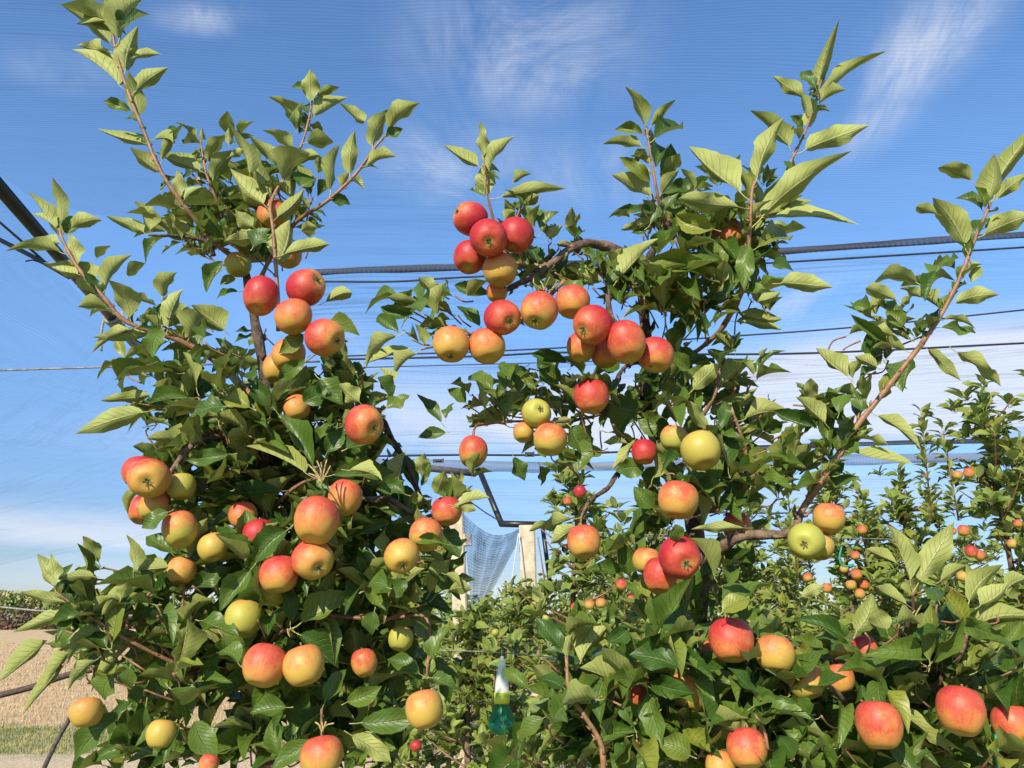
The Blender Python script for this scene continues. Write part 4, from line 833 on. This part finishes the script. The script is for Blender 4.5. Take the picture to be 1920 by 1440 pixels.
FAR_APPLES = [
 (1165,1096,12,4.0,.60,.2,'small red yellow apple, highest of the far group right of the round orange one'),
 (1127,1131,11,4.0,.30,.3,'small golden far apple, right one of the row left of the deep red pair'),
 (1106,1134,11,4.02,.25,.4,'small shaded golden far apple in the middle of that row'),
 (1078,1139,10,4.0,.62,.2,'small dark far apple at the left end of that row'),
 (1182,1123,9,4.05,.6,.0,'small orange far apple lower right of the highest one'),
 (1159,1190,10,3.95,.5,.1,'small orange far apple low beside a pale leaf'),
 (1087,922,13,4.2,.9,.0,'small red apple near the top of the centre background tree'),
 (1064,940,9,4.25,.62,.1,'small shaded apple left of the red one in the centre background tree'),
 (1816,887,11,4.05,.45,.1,'small orange apple under the tall top shoot at far right'),
 (1796,891,10,4.1,.3,.5,'small olive apple left of the orange one under the tall top shoot'),
 (1806,995,12,3.9,.5,.1,'small orange apple left of the far right trunk'),
 (1820,1034,13,3.85,.72,.1,'small red apple with another touching it at far right'),
 (1836,1041,11,3.9,.5,.1,'small orange apple touching the red one at far right'),
 (1804,1081,11,3.9,.15,.4,'small yellow apple low at far right'),
 (1786,996,8,4.0,.5,.1,'tiny orange apple half hidden left of the far right trunk'),
 (1898,1020,10,4.1,.2,.6,'small olive apple near the right edge'),
 (1908,982,9,4.1,.55,.2,'small pinkish apple at the right edge'),
 (1616,994,10,5.1,.45,.1,'small orange apple at the top of the hanging string of far apples'),
 (1604,1042,10,5.1,.5,.1,'small shaded orange apple beside the thin green cord'),
 (1606,1077,11,5.0,.5,.0,'small orange apple, upper one of the tight far bunch'),
 (1596,1097,11,5.0,.25,.3,'small yellow orange apple, left one of the tight far bunch'),
 (1620,1097,10,5.05,.6,.0,'small shaded apple, right one of the tight far bunch'),
 (1612,1114,11,5.0,.3,.2,'small golden apple at the bottom of the tight far bunch'),
 (1583,1067,9,5.1,.2,.3,'small yellow apple left of the tight far bunch'),
 (1515,1083,10,5.1,.45,.1,'small orange apple below the yellow green apple with calyx'),
 (1550,1103,10,5.0,.4,.2,'small orange apple among pale leaves below the right branch'),
 (1742,1176,13,3.9,.35,.2,'small golden apple behind pale upright leaves at right'),
 (1835,1222,10,3.9,.1,.4,'small yellow apple low at the right behind leaf stalks'),
 (1001,1134,7,5.6,.0,1,'small green apple above the trap, left one of the upper two'),
 (1020,1124,6,5.6,.0,1,'tiny green apple above the trap, right one of the upper two'),
 (1024,1159,8,5.6,.0,1,'small green apple above the trap, lowest and roundest'),
 (929,1186,8,5.4,.0,1,'small green apple beside the thin pole, left above the trap'),
 (946,1378,8,4.8,.2,.6,'small olive apple just below the hanging trap'),
 (780,1398,12,3.2,.85,.0,'small red apple low in the dark gap right of the left tree'),
 (1320,1366,9,2.4,.1,.7,'tiny pale unripe apple on a yellow stalk at the bottom'),
 (1215,1130,8,5.2,.4,.3,'tiny orange apple right of the deep red pair in the distance'),
]
for (px, py, r, Y, bl, gr, lab) in FAR_APPLES: place_apple(px, py, r, Y, bl, gr, None, lab, 'small apples in the row behind', far=True)
FA = np.array([(a[0], a[1], a[2], a[3]) for a in FAR_APPLES])
def filter_far():
    keep = []
    idx = [i for i, l in enumerate(LEAVES) if l.v in far_var]
    pts = np.array([LEAVES[i].b.lerp(LEAVES[i].t, .6) for i in idx]); x, y, z = proj(pts)
    d = np.hypot(x[:, None] - FA[None, :, 0], y[:, None] - FA[None, :, 1]); hit = ((d < FA[None, :, 2] * 1.25) & (pts[:, 1][:, None] < FA[None, :, 3] + .05)).any(1)
    bad = set(i for i, h in zip(idx, hit) if h)
    # keep the gap with the posts and hanging net, and the trap, clear
    gap = [(842, 880), (1000, 880), (1040, 1000), (1030, 1080), (960, 1085), (900, 1130), (845, 1150)]
    for i, xx, yy in zip(idx, x, y):
        if inside((xx, yy), gap) and not 1045 < xx: bad.add(i)
        if 905 < xx < 975 and 1215 < yy < 1380 and LEAVES[i].b.y < 3.4 : bad.add(i)
    LEAVES[:] = [l for i, l in enumerate(LEAVES) if i not in bad]
filter_far()

# ------------------------------------------------------------------ turn leaves into objects: 300 most visible per tree as parts, the rest joined
def realise():
    n = len(LEAVES); B = np.array([l.b for l in LEAVES]); E = np.array([l.t for l in LEAVES]); Wd = np.array([l.w for l in LEAVES])
    G = 6; gw, gh = 1920 // G, 1440 // G; zb = np.full((gh, gw), 1e9); ow = np.full((gh, gw), -1)
    samp = []
    side = np.cross(E - B, np.array([l.n for l in LEAVES])); side /= np.linalg.norm(side, axis=1)[:, None] + 1e-9
    for t in (.3, .45, .6, .75, .9):
        for s in (-.3, 0, .3):
            x, y, z = proj(B + (E - B) * t + side * (Wd * s)[:, None]); samp.append((x, y, z))
    for (x, y, z) in samp:
        xi = (x / G).astype(int); yi = (y / G).astype(int); ok = (x >= 0) & (y >= 0) & (xi < gw) & (yi < gh) & (z > 0)
        for i in np.nonzero(ok)[0]:
            if z[i] < zb[yi[i], xi[i]]: zb[yi[i], xi[i]] = z[i]; ow[yi[i], xi[i]] = i
    cnt = np.bincount(ow[ow >= 0].ravel(), minlength=n)
    bytree = {}
    for i, l in enumerate(LEAVES): bytree.setdefault(l.tree, []).append(i)
    for tr, ids in bytree.items():
        ids.sort(key=lambda i: -(cnt[i] + (1.5 if LEAVES[i].hand else 0)))
        e = T[tr]; inv = Matrix.Translation(-e.location)
        for i in ids[:300]:
            o = bpy.data.objects.new('leaf', LEAVES[i].v); COL.objects.link(o); o.parent = e; o.matrix_basis = inv @ leaf_matrix(LEAVES[i])
        rest = ids[300:]
        if not rest: continue
        VV = []; VI = []; LT = []; UVV = []; RN = []; off = 0
        for i in rest:
            v, vi, lt, uvl, me = CACHE[LEAVES[i].v.name]; m = np.array(inv @ leaf_matrix(LEAVES[i]))
            VV.append(v @ m[:3, :3].T + m[:3, 3]); VI.append(vi + off); LT.append(lt); UVV.append(uvl); RN.append(np.full(len(v), random.random())); off += len(v)
        VV = np.vstack(VV); VI = np.concatenate(VI); LT = np.concatenate(LT); UVV = np.vstack(UVV); RN = np.concatenate(RN)
        me = bpy.data.meshes.new('foliage'); me.vertices.add(len(VV)); me.vertices.foreach_set('co', VV.ravel()); me.loops.add(len(VI)); me.loops.foreach_set('vertex_index', VI)
        me.polygons.add(len(LT)); me.polygons.foreach_set('loop_start', np.concatenate([[0], np.cumsum(LT)[:-1]])); me.polygons.foreach_set('loop_total', LT)
        me.update(calc_edges=True); me.polygons.foreach_set('use_smooth', np.ones(len(LT), bool)); u = me.uv_layers.new(name='UVMap'); u.data.foreach_set('uv', UVV.ravel())
        a = me.attributes.new('rnd', 'FLOAT', 'POINT'); a.data.foreach_set('value', RN); me.materials.append(M_leaf_far if tr[0] == 'B' else M_leaf)
        o = bpy.data.objects.new('foliage', me); COL.objects.link(o); o.parent = e; o['kind'] = 'stuff'
    print('leaves', n, {k: len(v) for k, v in bytree.items()})
realise()

# ------------------------------------------------------------------ distant tree line over the field
M_dist = [simple('far_crown_%s' % n, c, .9, .2, c2, .6, .0) for n, c, c2 in (('green', (.17, .23, .08), (.26, .31, .10)), ('olive', (.24, .26, .10), (.34, .34, .13)), ('dark', (.12, .17, .08), (.20, .24, .10)))]
def far_tree(px, Y, h, w, mi, lab):
    p = at(px, 1165, Y); e = empty('broadleaf_tree', (p.x, Y, 0)); tag(e, lab, 'tree', 'trees beyond the field')
    V, Fc = tube_data([Vector((p.x, Y, 0)), Vector((p.x + .2, Y, h * .6))], [.3, .12], 6); o = link('trunk', mesh('trunk', V, Fc), None, M_trunk); setpar(o, e)
    V = []; Fc = []; cl = [(rv() * .36, random.uniform(.35, .6)) for _ in range(14)]
    for i in range(2600):
        c, r = random.choice(cl); d = rv().normalized() * r * random.uniform(.75, 1.05)
        q = Vector((p.x + (c.x + d.x) * w * .62, Y + (c.y + d.y) * w * .5, max(.4, h * (.56 + (c.z * .55 + d.z * .62) * .55)))); s = .24 * random.uniform(.6, 1.4)
        a = rv().normalized() * s; b = a.cross(rv()).normalized() * s; k = len(V); V += [q - a, q + b, q + a, q - b]; Fc.append((k, k + 1, k + 2, k + 3))
    o = link('crown', mesh('crown', V, Fc, smooth=False), None, M_dist[mi]); setpar(o, e)
for i, (px, h, w, mi, lab) in enumerate([(-30, 8.0, 9, 0, 'distant broadleaf tree at the very left edge over the field'), (35, 8.8, 8, 1, 'tallest olive green distant tree above the field at left'), (92, 7.8, 7, 0, 'distant tree right of the tallest one, above the pale wire'),
                      (150, 7.3, 8, 2, 'dark distant tree behind the leftmost low shoot'), (215, 7.0, 8, 0, 'distant tree seen through the low left leaves'), (285, 6.6, 8, 1, 'olive distant tree showing in the gap beside the brown twig'), (350, 6.4, 8, 2, 'distant tree at the right end of the visible line')]):
    far_tree(px, 150 + (i % 3) * 4, h, w, mi, lab)
V = []; Fc = []
for i in range(16000):
    x = random.uniform(-130, -35); z = abs(random.gauss(0, 1.3)) + .1
    q = Vector((x, 138 + random.uniform(-1.5, 1.5), min(z, 3.6))); s = .25; a = rv().normalized() * s; b = a.cross(rv()).normalized() * s; k = len(V)
    V += [q - a, q + b, q + a, q - b]; Fc.append((k, k + 1, k + 2, k + 3))
tag(link('hedge', mesh('hedge', V, Fc, smooth=False), None, simple('hedge', (.12, .12, .06), .9, .2, (.14, .07, .06), .25)), 'low dark reddish hedge along the far side of the dry field', 'hedge', kind='stuff')

V = []; Fc = []
for i in range(52000):
    row = random.choice((13.5, 17, 21)); x = random.uniform(-2.6 if row < 15 else -3.5, 16 + (row - 13) * 1.2); top = 2.15 + .55 * noise.noise(Vector((x * .9, row, 0))) + .25 * noise.noise(Vector((x * 3.1, row, 2)))
    z = random.uniform(.25, top); q = Vector((x, row + random.gauss(0, .28), z)); s_ = .055 * random.uniform(.6, 1.4); a = rv().normalized() * s_; b = a.cross(rv()).normalized() * s_ * .6; k = len(V)
    V += [q - a, q + b, q + a, q - b]; Fc.append((k, k + 1, k + 2, k + 3))
tag(link('orchard_rows', mesh('orchard_rows', V, Fc, smooth=False), None, simple('far_rows', (.10, .16, .035), .8, .3, (.20, .26, .07), 3)), 'more orchard rows merging into one leafy mass behind the single trees', 'orchard rows', kind='stuff')
# ------------------------------------------------------------------ hail net roof, wires, posts
def sheet(name, corners, nu, nv, m, label, sag=0.0, rip=0.0, group='panels of hail net', edge=None, freq=(3, 9)):
    """corners: four 3-D points (near left, near right, far right, far left)"""
    a, b, c, d = corners; V = []; UV = []; Fc = []
    for j in range(nv + 1):
        v = j / nv
        for i in range(nu + 1):
            u = i / nu; p = a.lerp(b, u).lerp(d.lerp(c, u), v)
            p = p + Vector((0, 0, -sag * math.sin(math.pi * u) * math.sin(math.pi * v) + rip * noise.noise(Vector((u * freq[0], v * freq[1], 3.1)))))
            if edge: p = edge(p, u, v)
            V.append(p); UV.append((p.x if abs(a.x - b.x) > .5 else p.y, (a - d).length * v))
    for j in range(nv):
        for i in range(nu): k = j * (nu + 1) + i; Fc.append((k, k + 1, k + nu + 2, k + nu + 1))
    o = link(name, mesh(name, V, Fc, UV), None, m); tag(o, label, 'hail net', group); return o
ZN = 4.0
def atz(px, py, z):
    d = ray(px, py); return CAM + d * ((z - CAM.z) / d.z)
def Yz(px, py, z=ZN): return atz(px, py, z)
# roof panel over the front row; its far edge is the seam cord, its left part is torn away
edge_px = [(-90, 262, 4.0), (60, 372, 3.9), (180, 402, 3.86), (250, 415, 3.84), (450, 438, 3.8), (540, 480, 3.77), (612, 507, 3.75), (900, 500, 3.75), (1130, 493, 3.75), (1480, 470, 3.75), (2150, 426, 3.75)]
EP = [atz(*q) for q in edge_px]
V = []; UV = []; Fc = []; nu, nv = 66, 40
for j in range(nv + 1):
    v = j / nv
    for i in range(nu + 1):
        t = i / nu * (len(EP) - 1); k = min(len(EP) - 2, int(t)); B = EP[k].lerp(EP[k + 1], t - k); A0 = Vector((-3.2 + 7.6 * (B.x - EP[0].x) / (EP[-1].x - EP[0].x), .3, 4.12))
        p = A0.lerp(B, v); p.z += .06 * math.sin(math.pi * v) * noise.noise(Vector((p.x * .8, p.y * 2.0, 3.1))) - .06 * math.sin(math.pi * v)
        if i / nu < .55: p.y += .05 * v ** 8 * noise.noise(Vector((p.x * 9, 1, 0)))
        V.append(p); UV.append((p.x, p.y))
for j in range(nv):
    for i in range(nu): k = j * (nu + 1) + i; Fc.append((k, k + 1, k + nu + 2, k + nu + 1))
tag(link('hail_net', mesh('hail_net', V, Fc, UV), None, M_net_roof), 'fine blue hail net spread overhead, torn at left, ending at the dark seam cord', 'hail net', 'panels of hail net')
def P2(px, py, z): return atz(px, py, z)
# second panel behind the seam
sheet('hail_net', [P2(560, 515, 3.72), P2(2100, 440, 3.72), P2(2100, 822, 3.55), P2(560, 850, 3.55)], 50, 40, M_net_far, 'thin streaky hail net panel beyond the seam cord, over the back row', .12, .10)
sheet('hail_net', [P2(560, 905, 3.6), P2(2300, 880, 3.6), Vector((26, 60, 4.2)), Vector((-18, 60, 4.2))], 20, 20, M_net_far, 'pale hail net panel low above the far rows', .2, .1)
# side net left of the tube
tA, tB = at(-140, 190, 1.9), at(300, 700, 4.5)
sheet('hail_net', [tA + Vector((0, 0, -.02)), tB.lerp(tA, .05) + Vector((-.02, 0, -.02)), at(330, 1010, 6.8), at(-200, 1090, 6.4)], 30, 30, M_net_side, 'pale blue side net hanging below the black tube at left', .0, .10)
def folded(pts, w, name, m, label, cat='net roll', group='rolled edges of hail net', squash=.5):
    P = smooth_path([atz(*p) for p in pts], 10); V = []; UV = []; Fc = []; n = len(P); s = 9; L = 0
    for i, p in enumerate(P):
        if i: L += (P[i] - P[i - 1]).length
        t = (P[min(i + 1, n - 1)] - P[max(i - 1, 0)]).normalized(); a = Vector((0, 0, 1)); b = t.cross(a).normalized()
        ww = w * (1 + .25 * noise.noise(p * 2.0))
        for k in range(s + 1):
            th = 2 * math.pi * k / s; V.append(p + a * math.cos(th) * ww * (1 + .2 * noise.noise(p * 5 + Vector((k, 0, 0)))) + b * math.sin(th) * ww * squash); UV.append((L, k * .012))
    for i in range(n - 1):
        for k in range(s): q = i * (s + 1) + k; Fc.append((q, q + 1, q + s + 2, q + s + 1))
    o = link(name, mesh(name, V, Fc, UV), None, m); return tag(o, label, cat, group)
folded([(560, 512, 3.75), (700, 506, 3.75), (880, 501, 3.75), (1130, 493, 3.75), (1480, 470, 3.75), (1950, 438, 3.75)], .022, 'net_roll', M_net_roll, 'dark blue gathered net seam from the red apples to the right edge')
folded([(700, 868, 3.3), (1000, 876, 3.3), (1200, 873, 3.3), (1600, 862, 3.3), (2000, 855, 3.3)], .055, 'net_roll', net_mat('net_grey', .05, .03, .28, .18, .4, (.3, 30, 1), (.16, .17, .2), .2), 'grey sagging roll of net above the background trees', squash=1.0)
folded([(1360, 845, 3.35), (1500, 838, 3.35), (1700, 830, 3.35), (2000, 824, 3.35)], .022, 'net_roll', M_net_roll, 'thin dark net roll with a clip crossing behind the right shoot')
def wire(pts, w, m, label, z=None, cat='wire', group='wires of the net frame', name='wire'):
    P = [at(*p) for p in pts]; Q = smooth_path(P, 6); r = [w / 2 * depth(q) / F for q in Q]
    V, Fc = tube_data(Q, r, 5); return tag(link(name, mesh(name, V, Fc), None, m), label, cat, group)
wire([(-20, 695, 2.6), (250, 687, 2.7), (600, 678, 2.9)], 4, M_wire, 'pale steel wire crossing the sky into the left tree')
wire([(600, 528, 5.1), (740, 528, 5.1), (870, 520, 5.1), (1200, 506, 5.1), (1500, 490, 5.1), (1950, 462, 5.1)], 4, M_dwire, 'thin dark cord just under the net seam')
wire([(640, 674, 5.6), (900, 668, 5.6), (1050, 661, 5.6), (1250, 664, 5.6), (1530, 662, 5.6), (1950, 642, 5.6)], 4.2, M_dwire, 'dark wire running level behind the centre row of apples')
wire([(640, 668, 6.4), (1000, 655, 6.4), (1350, 632, 6.4), (1620, 612, 6.2), (1950, 578, 6.0)], 3.2, M_dwire, 'dark wire rising towards the right edge behind the right shoot')
wire([(640, 690, 7.4), (950, 682, 7.4), (1300, 672, 7.4)], 2, M_dwire, 'faint thin wire beneath the centre apples')
wire([(650, 856, 8.2), (860, 853, 8.2), (1010, 853, 8.2), (1200, 846, 8.2), (1500, 834, 8.2), (1950, 822, 8.2)], 4.2, M_dwire, 'dark wire above the pale post, carrying two clips')
wire([(820, 1219, 3.4), (930, 1223, 3.4), (1060, 1234, 3.4), (1300, 1245, 3.4)], 2.2, M_wire, 'pale trellis wire the green trap hangs from', group='trellis wires')
wire([(1190, 1002, 3.2), (1450, 1006, 3.2), (1720, 1012, 3.2)], 1.5, M_wire, 'thin white trellis wire behind the yellow green apple', group='trellis wires')
wire([(1150, 958, 6.5), (1500, 962, 6.5), (1950, 950, 6.5)], 3, M_dwire, 'dark wire low over the background trees at right')
wire([(-20, 1136, 7.0), (100, 1147, 7.0), (330, 1158, 7.0)], 4, M_wire, 'pale wire in front of the distant trees at left')
wire([(-20, 400, 2.1), (40, 452, 2.4), (85, 492, 2.6)], 5, M_dwire, 'upper black cord beside the black tube at the left edge')
wire([(-20, 440, 2.1), (40, 470, 2.4), (85, 494, 2.6), (130, 520, 2.8)], 9, M_dwire, 'thick lower black cord beside the black tube at the left edge')
wire([(48, 490, 2.4), (62, 488, 2.4), (80, 494, 2.42)], 3, M_dwire, 'loose end of cord sticking out below the black tube')
wire([(420, 680, 4.0), (480, 712, 4.4), (620, 780, 5.0)], 4, M_dwire, 'dark guy wire slanting down behind the left tree')
# clips on the wires
def clip(px, py, Y, w, h, label):
    P = at(px, py, Y); k = depth(P) / F
    V, Fc = join([box_data(P, (w * k, .03, h * k)), box_data(P + Vector((0, -.02, 0)), (w * k * .5, .02, h * k * .5)), box_data(P + Vector((w * k * .45, 0, h * k * .5)), (w * k * .12, .02, h * k * .5))])
    tag(link('net_clip', mesh('net_clip', V, Fc, smooth=False), None, M_black), label, 'clip', 'plastic clips on the wires')
clip(822, 864, 8.1, 20, 6, 'dark clip on the wire left of the dull red green apple'); clip(993, 852, 8.1, 18, 8, 'dark clip on the wire below the green trio'); clip(1535, 834, 6.9, 30, 10, 'dark slotted clip on the net roll behind the right shoot')
# black tube at the left with the rope hitch
V, Fc = tube_data([tA, tA.lerp(tB, .5), tB], [.024, .024, .024], 14); tag(link('steel_tube', mesh('steel_tube', V, Fc), None, M_black), 'thick black tube slanting in from the left edge', 'tube')
H = tA.lerp(tB, .0); best = min(range(100), key=lambda i: abs(proj(np.array([tA.lerp(tB, i / 99)]))[0][0] - 212)); H = tA.lerp(tB, best / 99); ax = (tB - tA).normalized(); u1 = ax.orthogonal().normalized(); u2 = ax.cross(u1); parts = []
for k in range(4):
    c = H + ax * (k - 1.5) * .030; ring = [c + (u1 * math.cos(t * .45) + u2 * math.sin(t * .45)) * .031 + ax * .004 * math.sin(t) for t in range(15)]; parts.append(tube_data(ring, .0075, 6))
dn = [H + Vector((-.03, -.03, 0)), H + Vector((-.028, -.04, -.08)), H + Vector((-.02, -.03, -.17))]; parts.append(tube_data(smooth_path(dn, 4), .006, 6))
dn = [H + Vector((.05, -.03, .03)), H + Vector((.07, -.04, -.04)), H + Vector((.03, -.03, -.09))]; parts.append(tube_data(smooth_path(dn, 4), .007, 6))
V, Fc = join(parts); tag(link('rope', mesh('rope', V, Fc), None, M_rope), 'pale grey rope knotted round the black tube', 'rope')
# posts
def post(px0, py0, px1, Y, w, label, cap=None):
    top = at(px0, py0, Y); k = depth(top) / F * w; bot = Vector((at(px1, 1165, Y).x, Y, 0)); d = (top - bot); rot = d.to_track_quat('Z', 'Y').to_matrix()
    e = empty('post', bot); tag(e, label, 'post', 'pale concrete posts of the net frame')
    # chamfered section
    s = k / 2; ch = s * .22; sec = [(s, s - ch), (s - ch, s), (-s + ch, s), (-s, s - ch), (-s, -s + ch), (-s + ch, -s), (s - ch, -s), (s, -s + ch)]
    V = []; Fc = []; nseg = 8
    for i in range(nseg + 1): V += [bot + rot @ Vector((x, y, d.length * i / nseg)) for x, y in sec]
    for i in range(nseg):
        for q in range(8): Fc.append((i * 8 + q, i * 8 + (q + 1) % 8, (i + 1) * 8 + (q + 1) % 8, (i + 1) * 8 + q))
    Fc.append(tuple(nseg * 8 + q for q in range(8))); o = link('shaft', mesh('shaft', V, Fc, smooth=False), None, M_concrete); setpar(o, e)
    # steel band and bolt near the top
    V, Fc = box_data(top - d.normalized() * .55 + Vector((k * .35, 0, 0)), (k * .9, k * 1.3, k * .8), rot); o = link('bracket', mesh('bracket', V, Fc, smooth=False), None, M_concrete); setpar(o, e)
    return top
pA = post(853, 893, 886, 6.9, 26, 'taller pale post, left of the hanging blue net')
pB = post(988, 986, 1003, 6.2, 30, 'shorter pale post, right of the hanging blue net')
def bar(p, q, r, label, m=M_black, cat='tube', group='dark tubes of the net frame'):
    V, Fc = tube_data([p, p.lerp(q, .5), q], r, 10); return tag(link('frame_tube', mesh('frame_tube', V, Fc), None, m), label, cat, group)
bar(at(768, 874, 6.8), at(893, 888, 6.85), .030, 'dark grey crossbar resting on top of the taller pale post', simple('grey_bar', (.10, .095, .10), .7, .3, (.05, .05, .055), 20))
bar(at(898, 880, 6.7), at(941, 984, 6.3), .024, 'black slanting tube between the crossbar and the shorter post')
bar(at(938, 982, 6.25), at(1012, 984, 6.25), .026, 'short dark horizontal tube on the shorter pale post')
bar(at(1017, 985, 6.6), at(1032, 1100, 6.6), .018, 'thin black upright tube right of the shorter post')
bar(at(948, 1090, 6.4), at(955, 1240, 6.0), .008, 'thin dark stick rising above the hanging trap', M_trunk, 'stick')
# net gathered between the posts
V = []; UV = []; Fc = []; nu, nv = 26, 20
for j in range(nv + 1):
    v = j / nv
    for i in range(nu + 1):
        u = i / nu; ex = 868 + (985 - 868) * u; ey = 962 + 22 * u + 30 * math.sin(math.pi * u)
        bx, by = 884 + u * 34, 1138 - 22 * u
        x = ex + (bx - ex) * v ** 1.1; y = ey + (by - ey) * v
        Yy = 6.6 + .12 * math.sin(u * 22 + v * 3) * (1 - .3 * v) + .05 * noise.noise(Vector((u * 5, v * 5, 0)))
        V.append(at(x, y, Yy)); UV.append((u * 1.2, v * .8))
for j in range(nv):
    for i in range(nu): k = j * (nu + 1) + i; Fc.append((k, k + 1, k + nu + 2, k + nu + 1))
tag(link('hail_net', mesh('hail_net', V, Fc, UV), None, M_net_hang), 'bunched blue net hanging between the two pale posts', 'hail net', 'panels of hail net')
for (a, b, lab) in [((972, 1000, 6.1), (958, 1100, 6.1), 'left white string tied to the shorter post'), ((973, 1000, 6.1), (984, 1100, 6.1), 'right white string tied to the shorter post')]:
    wire([a, b], 2.0, M_string, lab, cat='string', group='white strings on the shorter post', name='string')
wire([(870, 932, 7.0), (912, 962, 6.8), (940, 978, 6.4)], 2.5, M_dwire, 'thin sagging wire from the taller post to the shorter one')
# torn net on the ground at lower left
wire([(-20, 1308, 4.6), (60, 1288, 4.6), (140, 1262, 4.6), (260, 1240, 4.7)], 12, simple('net_tail', (.10, .07, .06), .9, .2, (.05, .04, .035), 60), 'brown twisted net rope slanting across the dry field at left', cat='net rope', group='twisted net ropes', name='net_rope')
wire([(78, 1450, 3.4), (105, 1392, 3.5), (130, 1348, 3.6)], 9, simple('net_tail_b', (.12, .10, .08), .9, .2, (.06, .05, .04), 60), 'short brown net rope leaning at the bottom left corner', cat='net rope', group='twisted net ropes', name='net_rope')
# green ties
wire([(1866, 1325, 1.36), (1867, 1370, 1.35), (1872, 1450, 1.34)], 7, M_cord, 'bright green plastic tie hanging at the right edge', cat='plant tie', group='green plant ties', name='plant_tie')
wire([(1578, 1025, 4.0), (1574, 1048, 4.0), (1582, 1062, 4.0), (1600, 1058, 4.0)], 3.5, M_cord, 'thin green tie looped behind the yellow green apple', cat='plant tie', group='green plant ties', name='plant_tie')

# ------------------------------------------------------------------ insect trap
def lathe(prof, c, k, n=20, tw=None):
    V = []; Fc = []
    for i, (r, z) in enumerate(prof):
        for q in range(n): a = 2 * math.pi * q / n; V.append(c + Vector((math.cos(a) * r * k, math.sin(a) * r * k, z * k)))
    for i in range(len(prof) - 1):
        for q in range(n): Fc.append((i * n + q, i * n + (q + 1) % n, (i + 1) * n + (q + 1) % n, (i + 1) * n + q))
    return V, Fc
YT = 3.3; C0 = at(941, 1300, YT); k = depth(C0) / F        # local units: pixels, z up from the yellow cap
e = empty('insect_trap', C0); tag(e, 'hanging insect trap with clear top, yellow rim and green vanes, low centre', 'insect trap')
def tp(name, V, Fc, m, sm=True): o = link(name, mesh(name, V, Fc, smooth=sm), None, m); setpar(o, e); return o
M_yel = simple('trap_yellow', (.62, .68, .04), .4, .5, (.55, .6, .03), 20); 
mg, Ng, bg_ = mat('trap_green'); bg_.inputs['Base Color'].default_value = (.004, .17, .06, 1); bg_.inputs['Roughness'].default_value = .35
mc, Nc, bc = mat('trap_clear'); bc.inputs['Base Color'].default_value = (.80, .84, .82, 1); bc.inputs['Roughness'].default_value = .2
trn = Nc.new('ShaderNodeBsdfTransparent'); mx = Nc.new('ShaderNodeMixShader'); mx.inputs[0].default_value = .55; Nc.l.new(trn.outputs[0], mx.inputs[1]); Nc.l.new(bc.outputs[0], mx.inputs[2]); Nc.l.new(mx.outputs[0], Nc.n['Material Output'].inputs[0])
V, Fc = lathe([(0, 66), (3, 66), (4, 58), (8, 45), (12, 25), (13.5, 6), (13, 0)], C0, k); tp('clear_top', V, Fc, mc)
V, Fc = lathe([(13.8, -1), (14.5, 2), (14.5, -14), (13, -18), (0, -18)], C0, k); tp('yellow_rim', V, Fc, M_yel)
vb = []
for q in range(4):
    a = q * math.pi / 2 + .35; d = Vector((math.cos(a), math.sin(a), 0)); th = Vector((-d.y, d.x, 0)) * .7 * k
    pr = [(0, -18), (13, -18), (24, -40), (27, -55), (20, -67), (4, -70), (0, -70)]
    o = len(vb); P1 = [C0 + d * r * k + Vector((0, 0, z * k)) + th for r, z in pr]; P2_ = [p - th * 2 for p in P1]; n = len(pr)
    tp('vane', P1 + P2_, [tuple(range(n)), tuple(range(n, 2 * n))[::-1]] + [(i, i + n, (i + 1) % n + n, (i + 1) % n) for i in range(n)], mg, False)
V, Fc = lathe([(6, -18), (9, -40), (20, -52), (24, -62), (18, -70), (0, -72)], C0, k); tp('funnel', V, Fc, mg)
V, Fc = tube_data(smooth_path([C0 + Vector((0, 0, 15 * k)), C0 + Vector((2 * k, 0, 40 * k))], 3), 3.2 * k, 8); tp('lure', V, Fc, mg)
V, Fc = tube_data([C0 + Vector((0, 0, 65 * k)), C0 + Vector((-1 * k, 0, 79 * k))], .8 * k, 5); tp('hanging_hook', V, Fc, M_wire)
print('objects', len(bpy.data.objects))
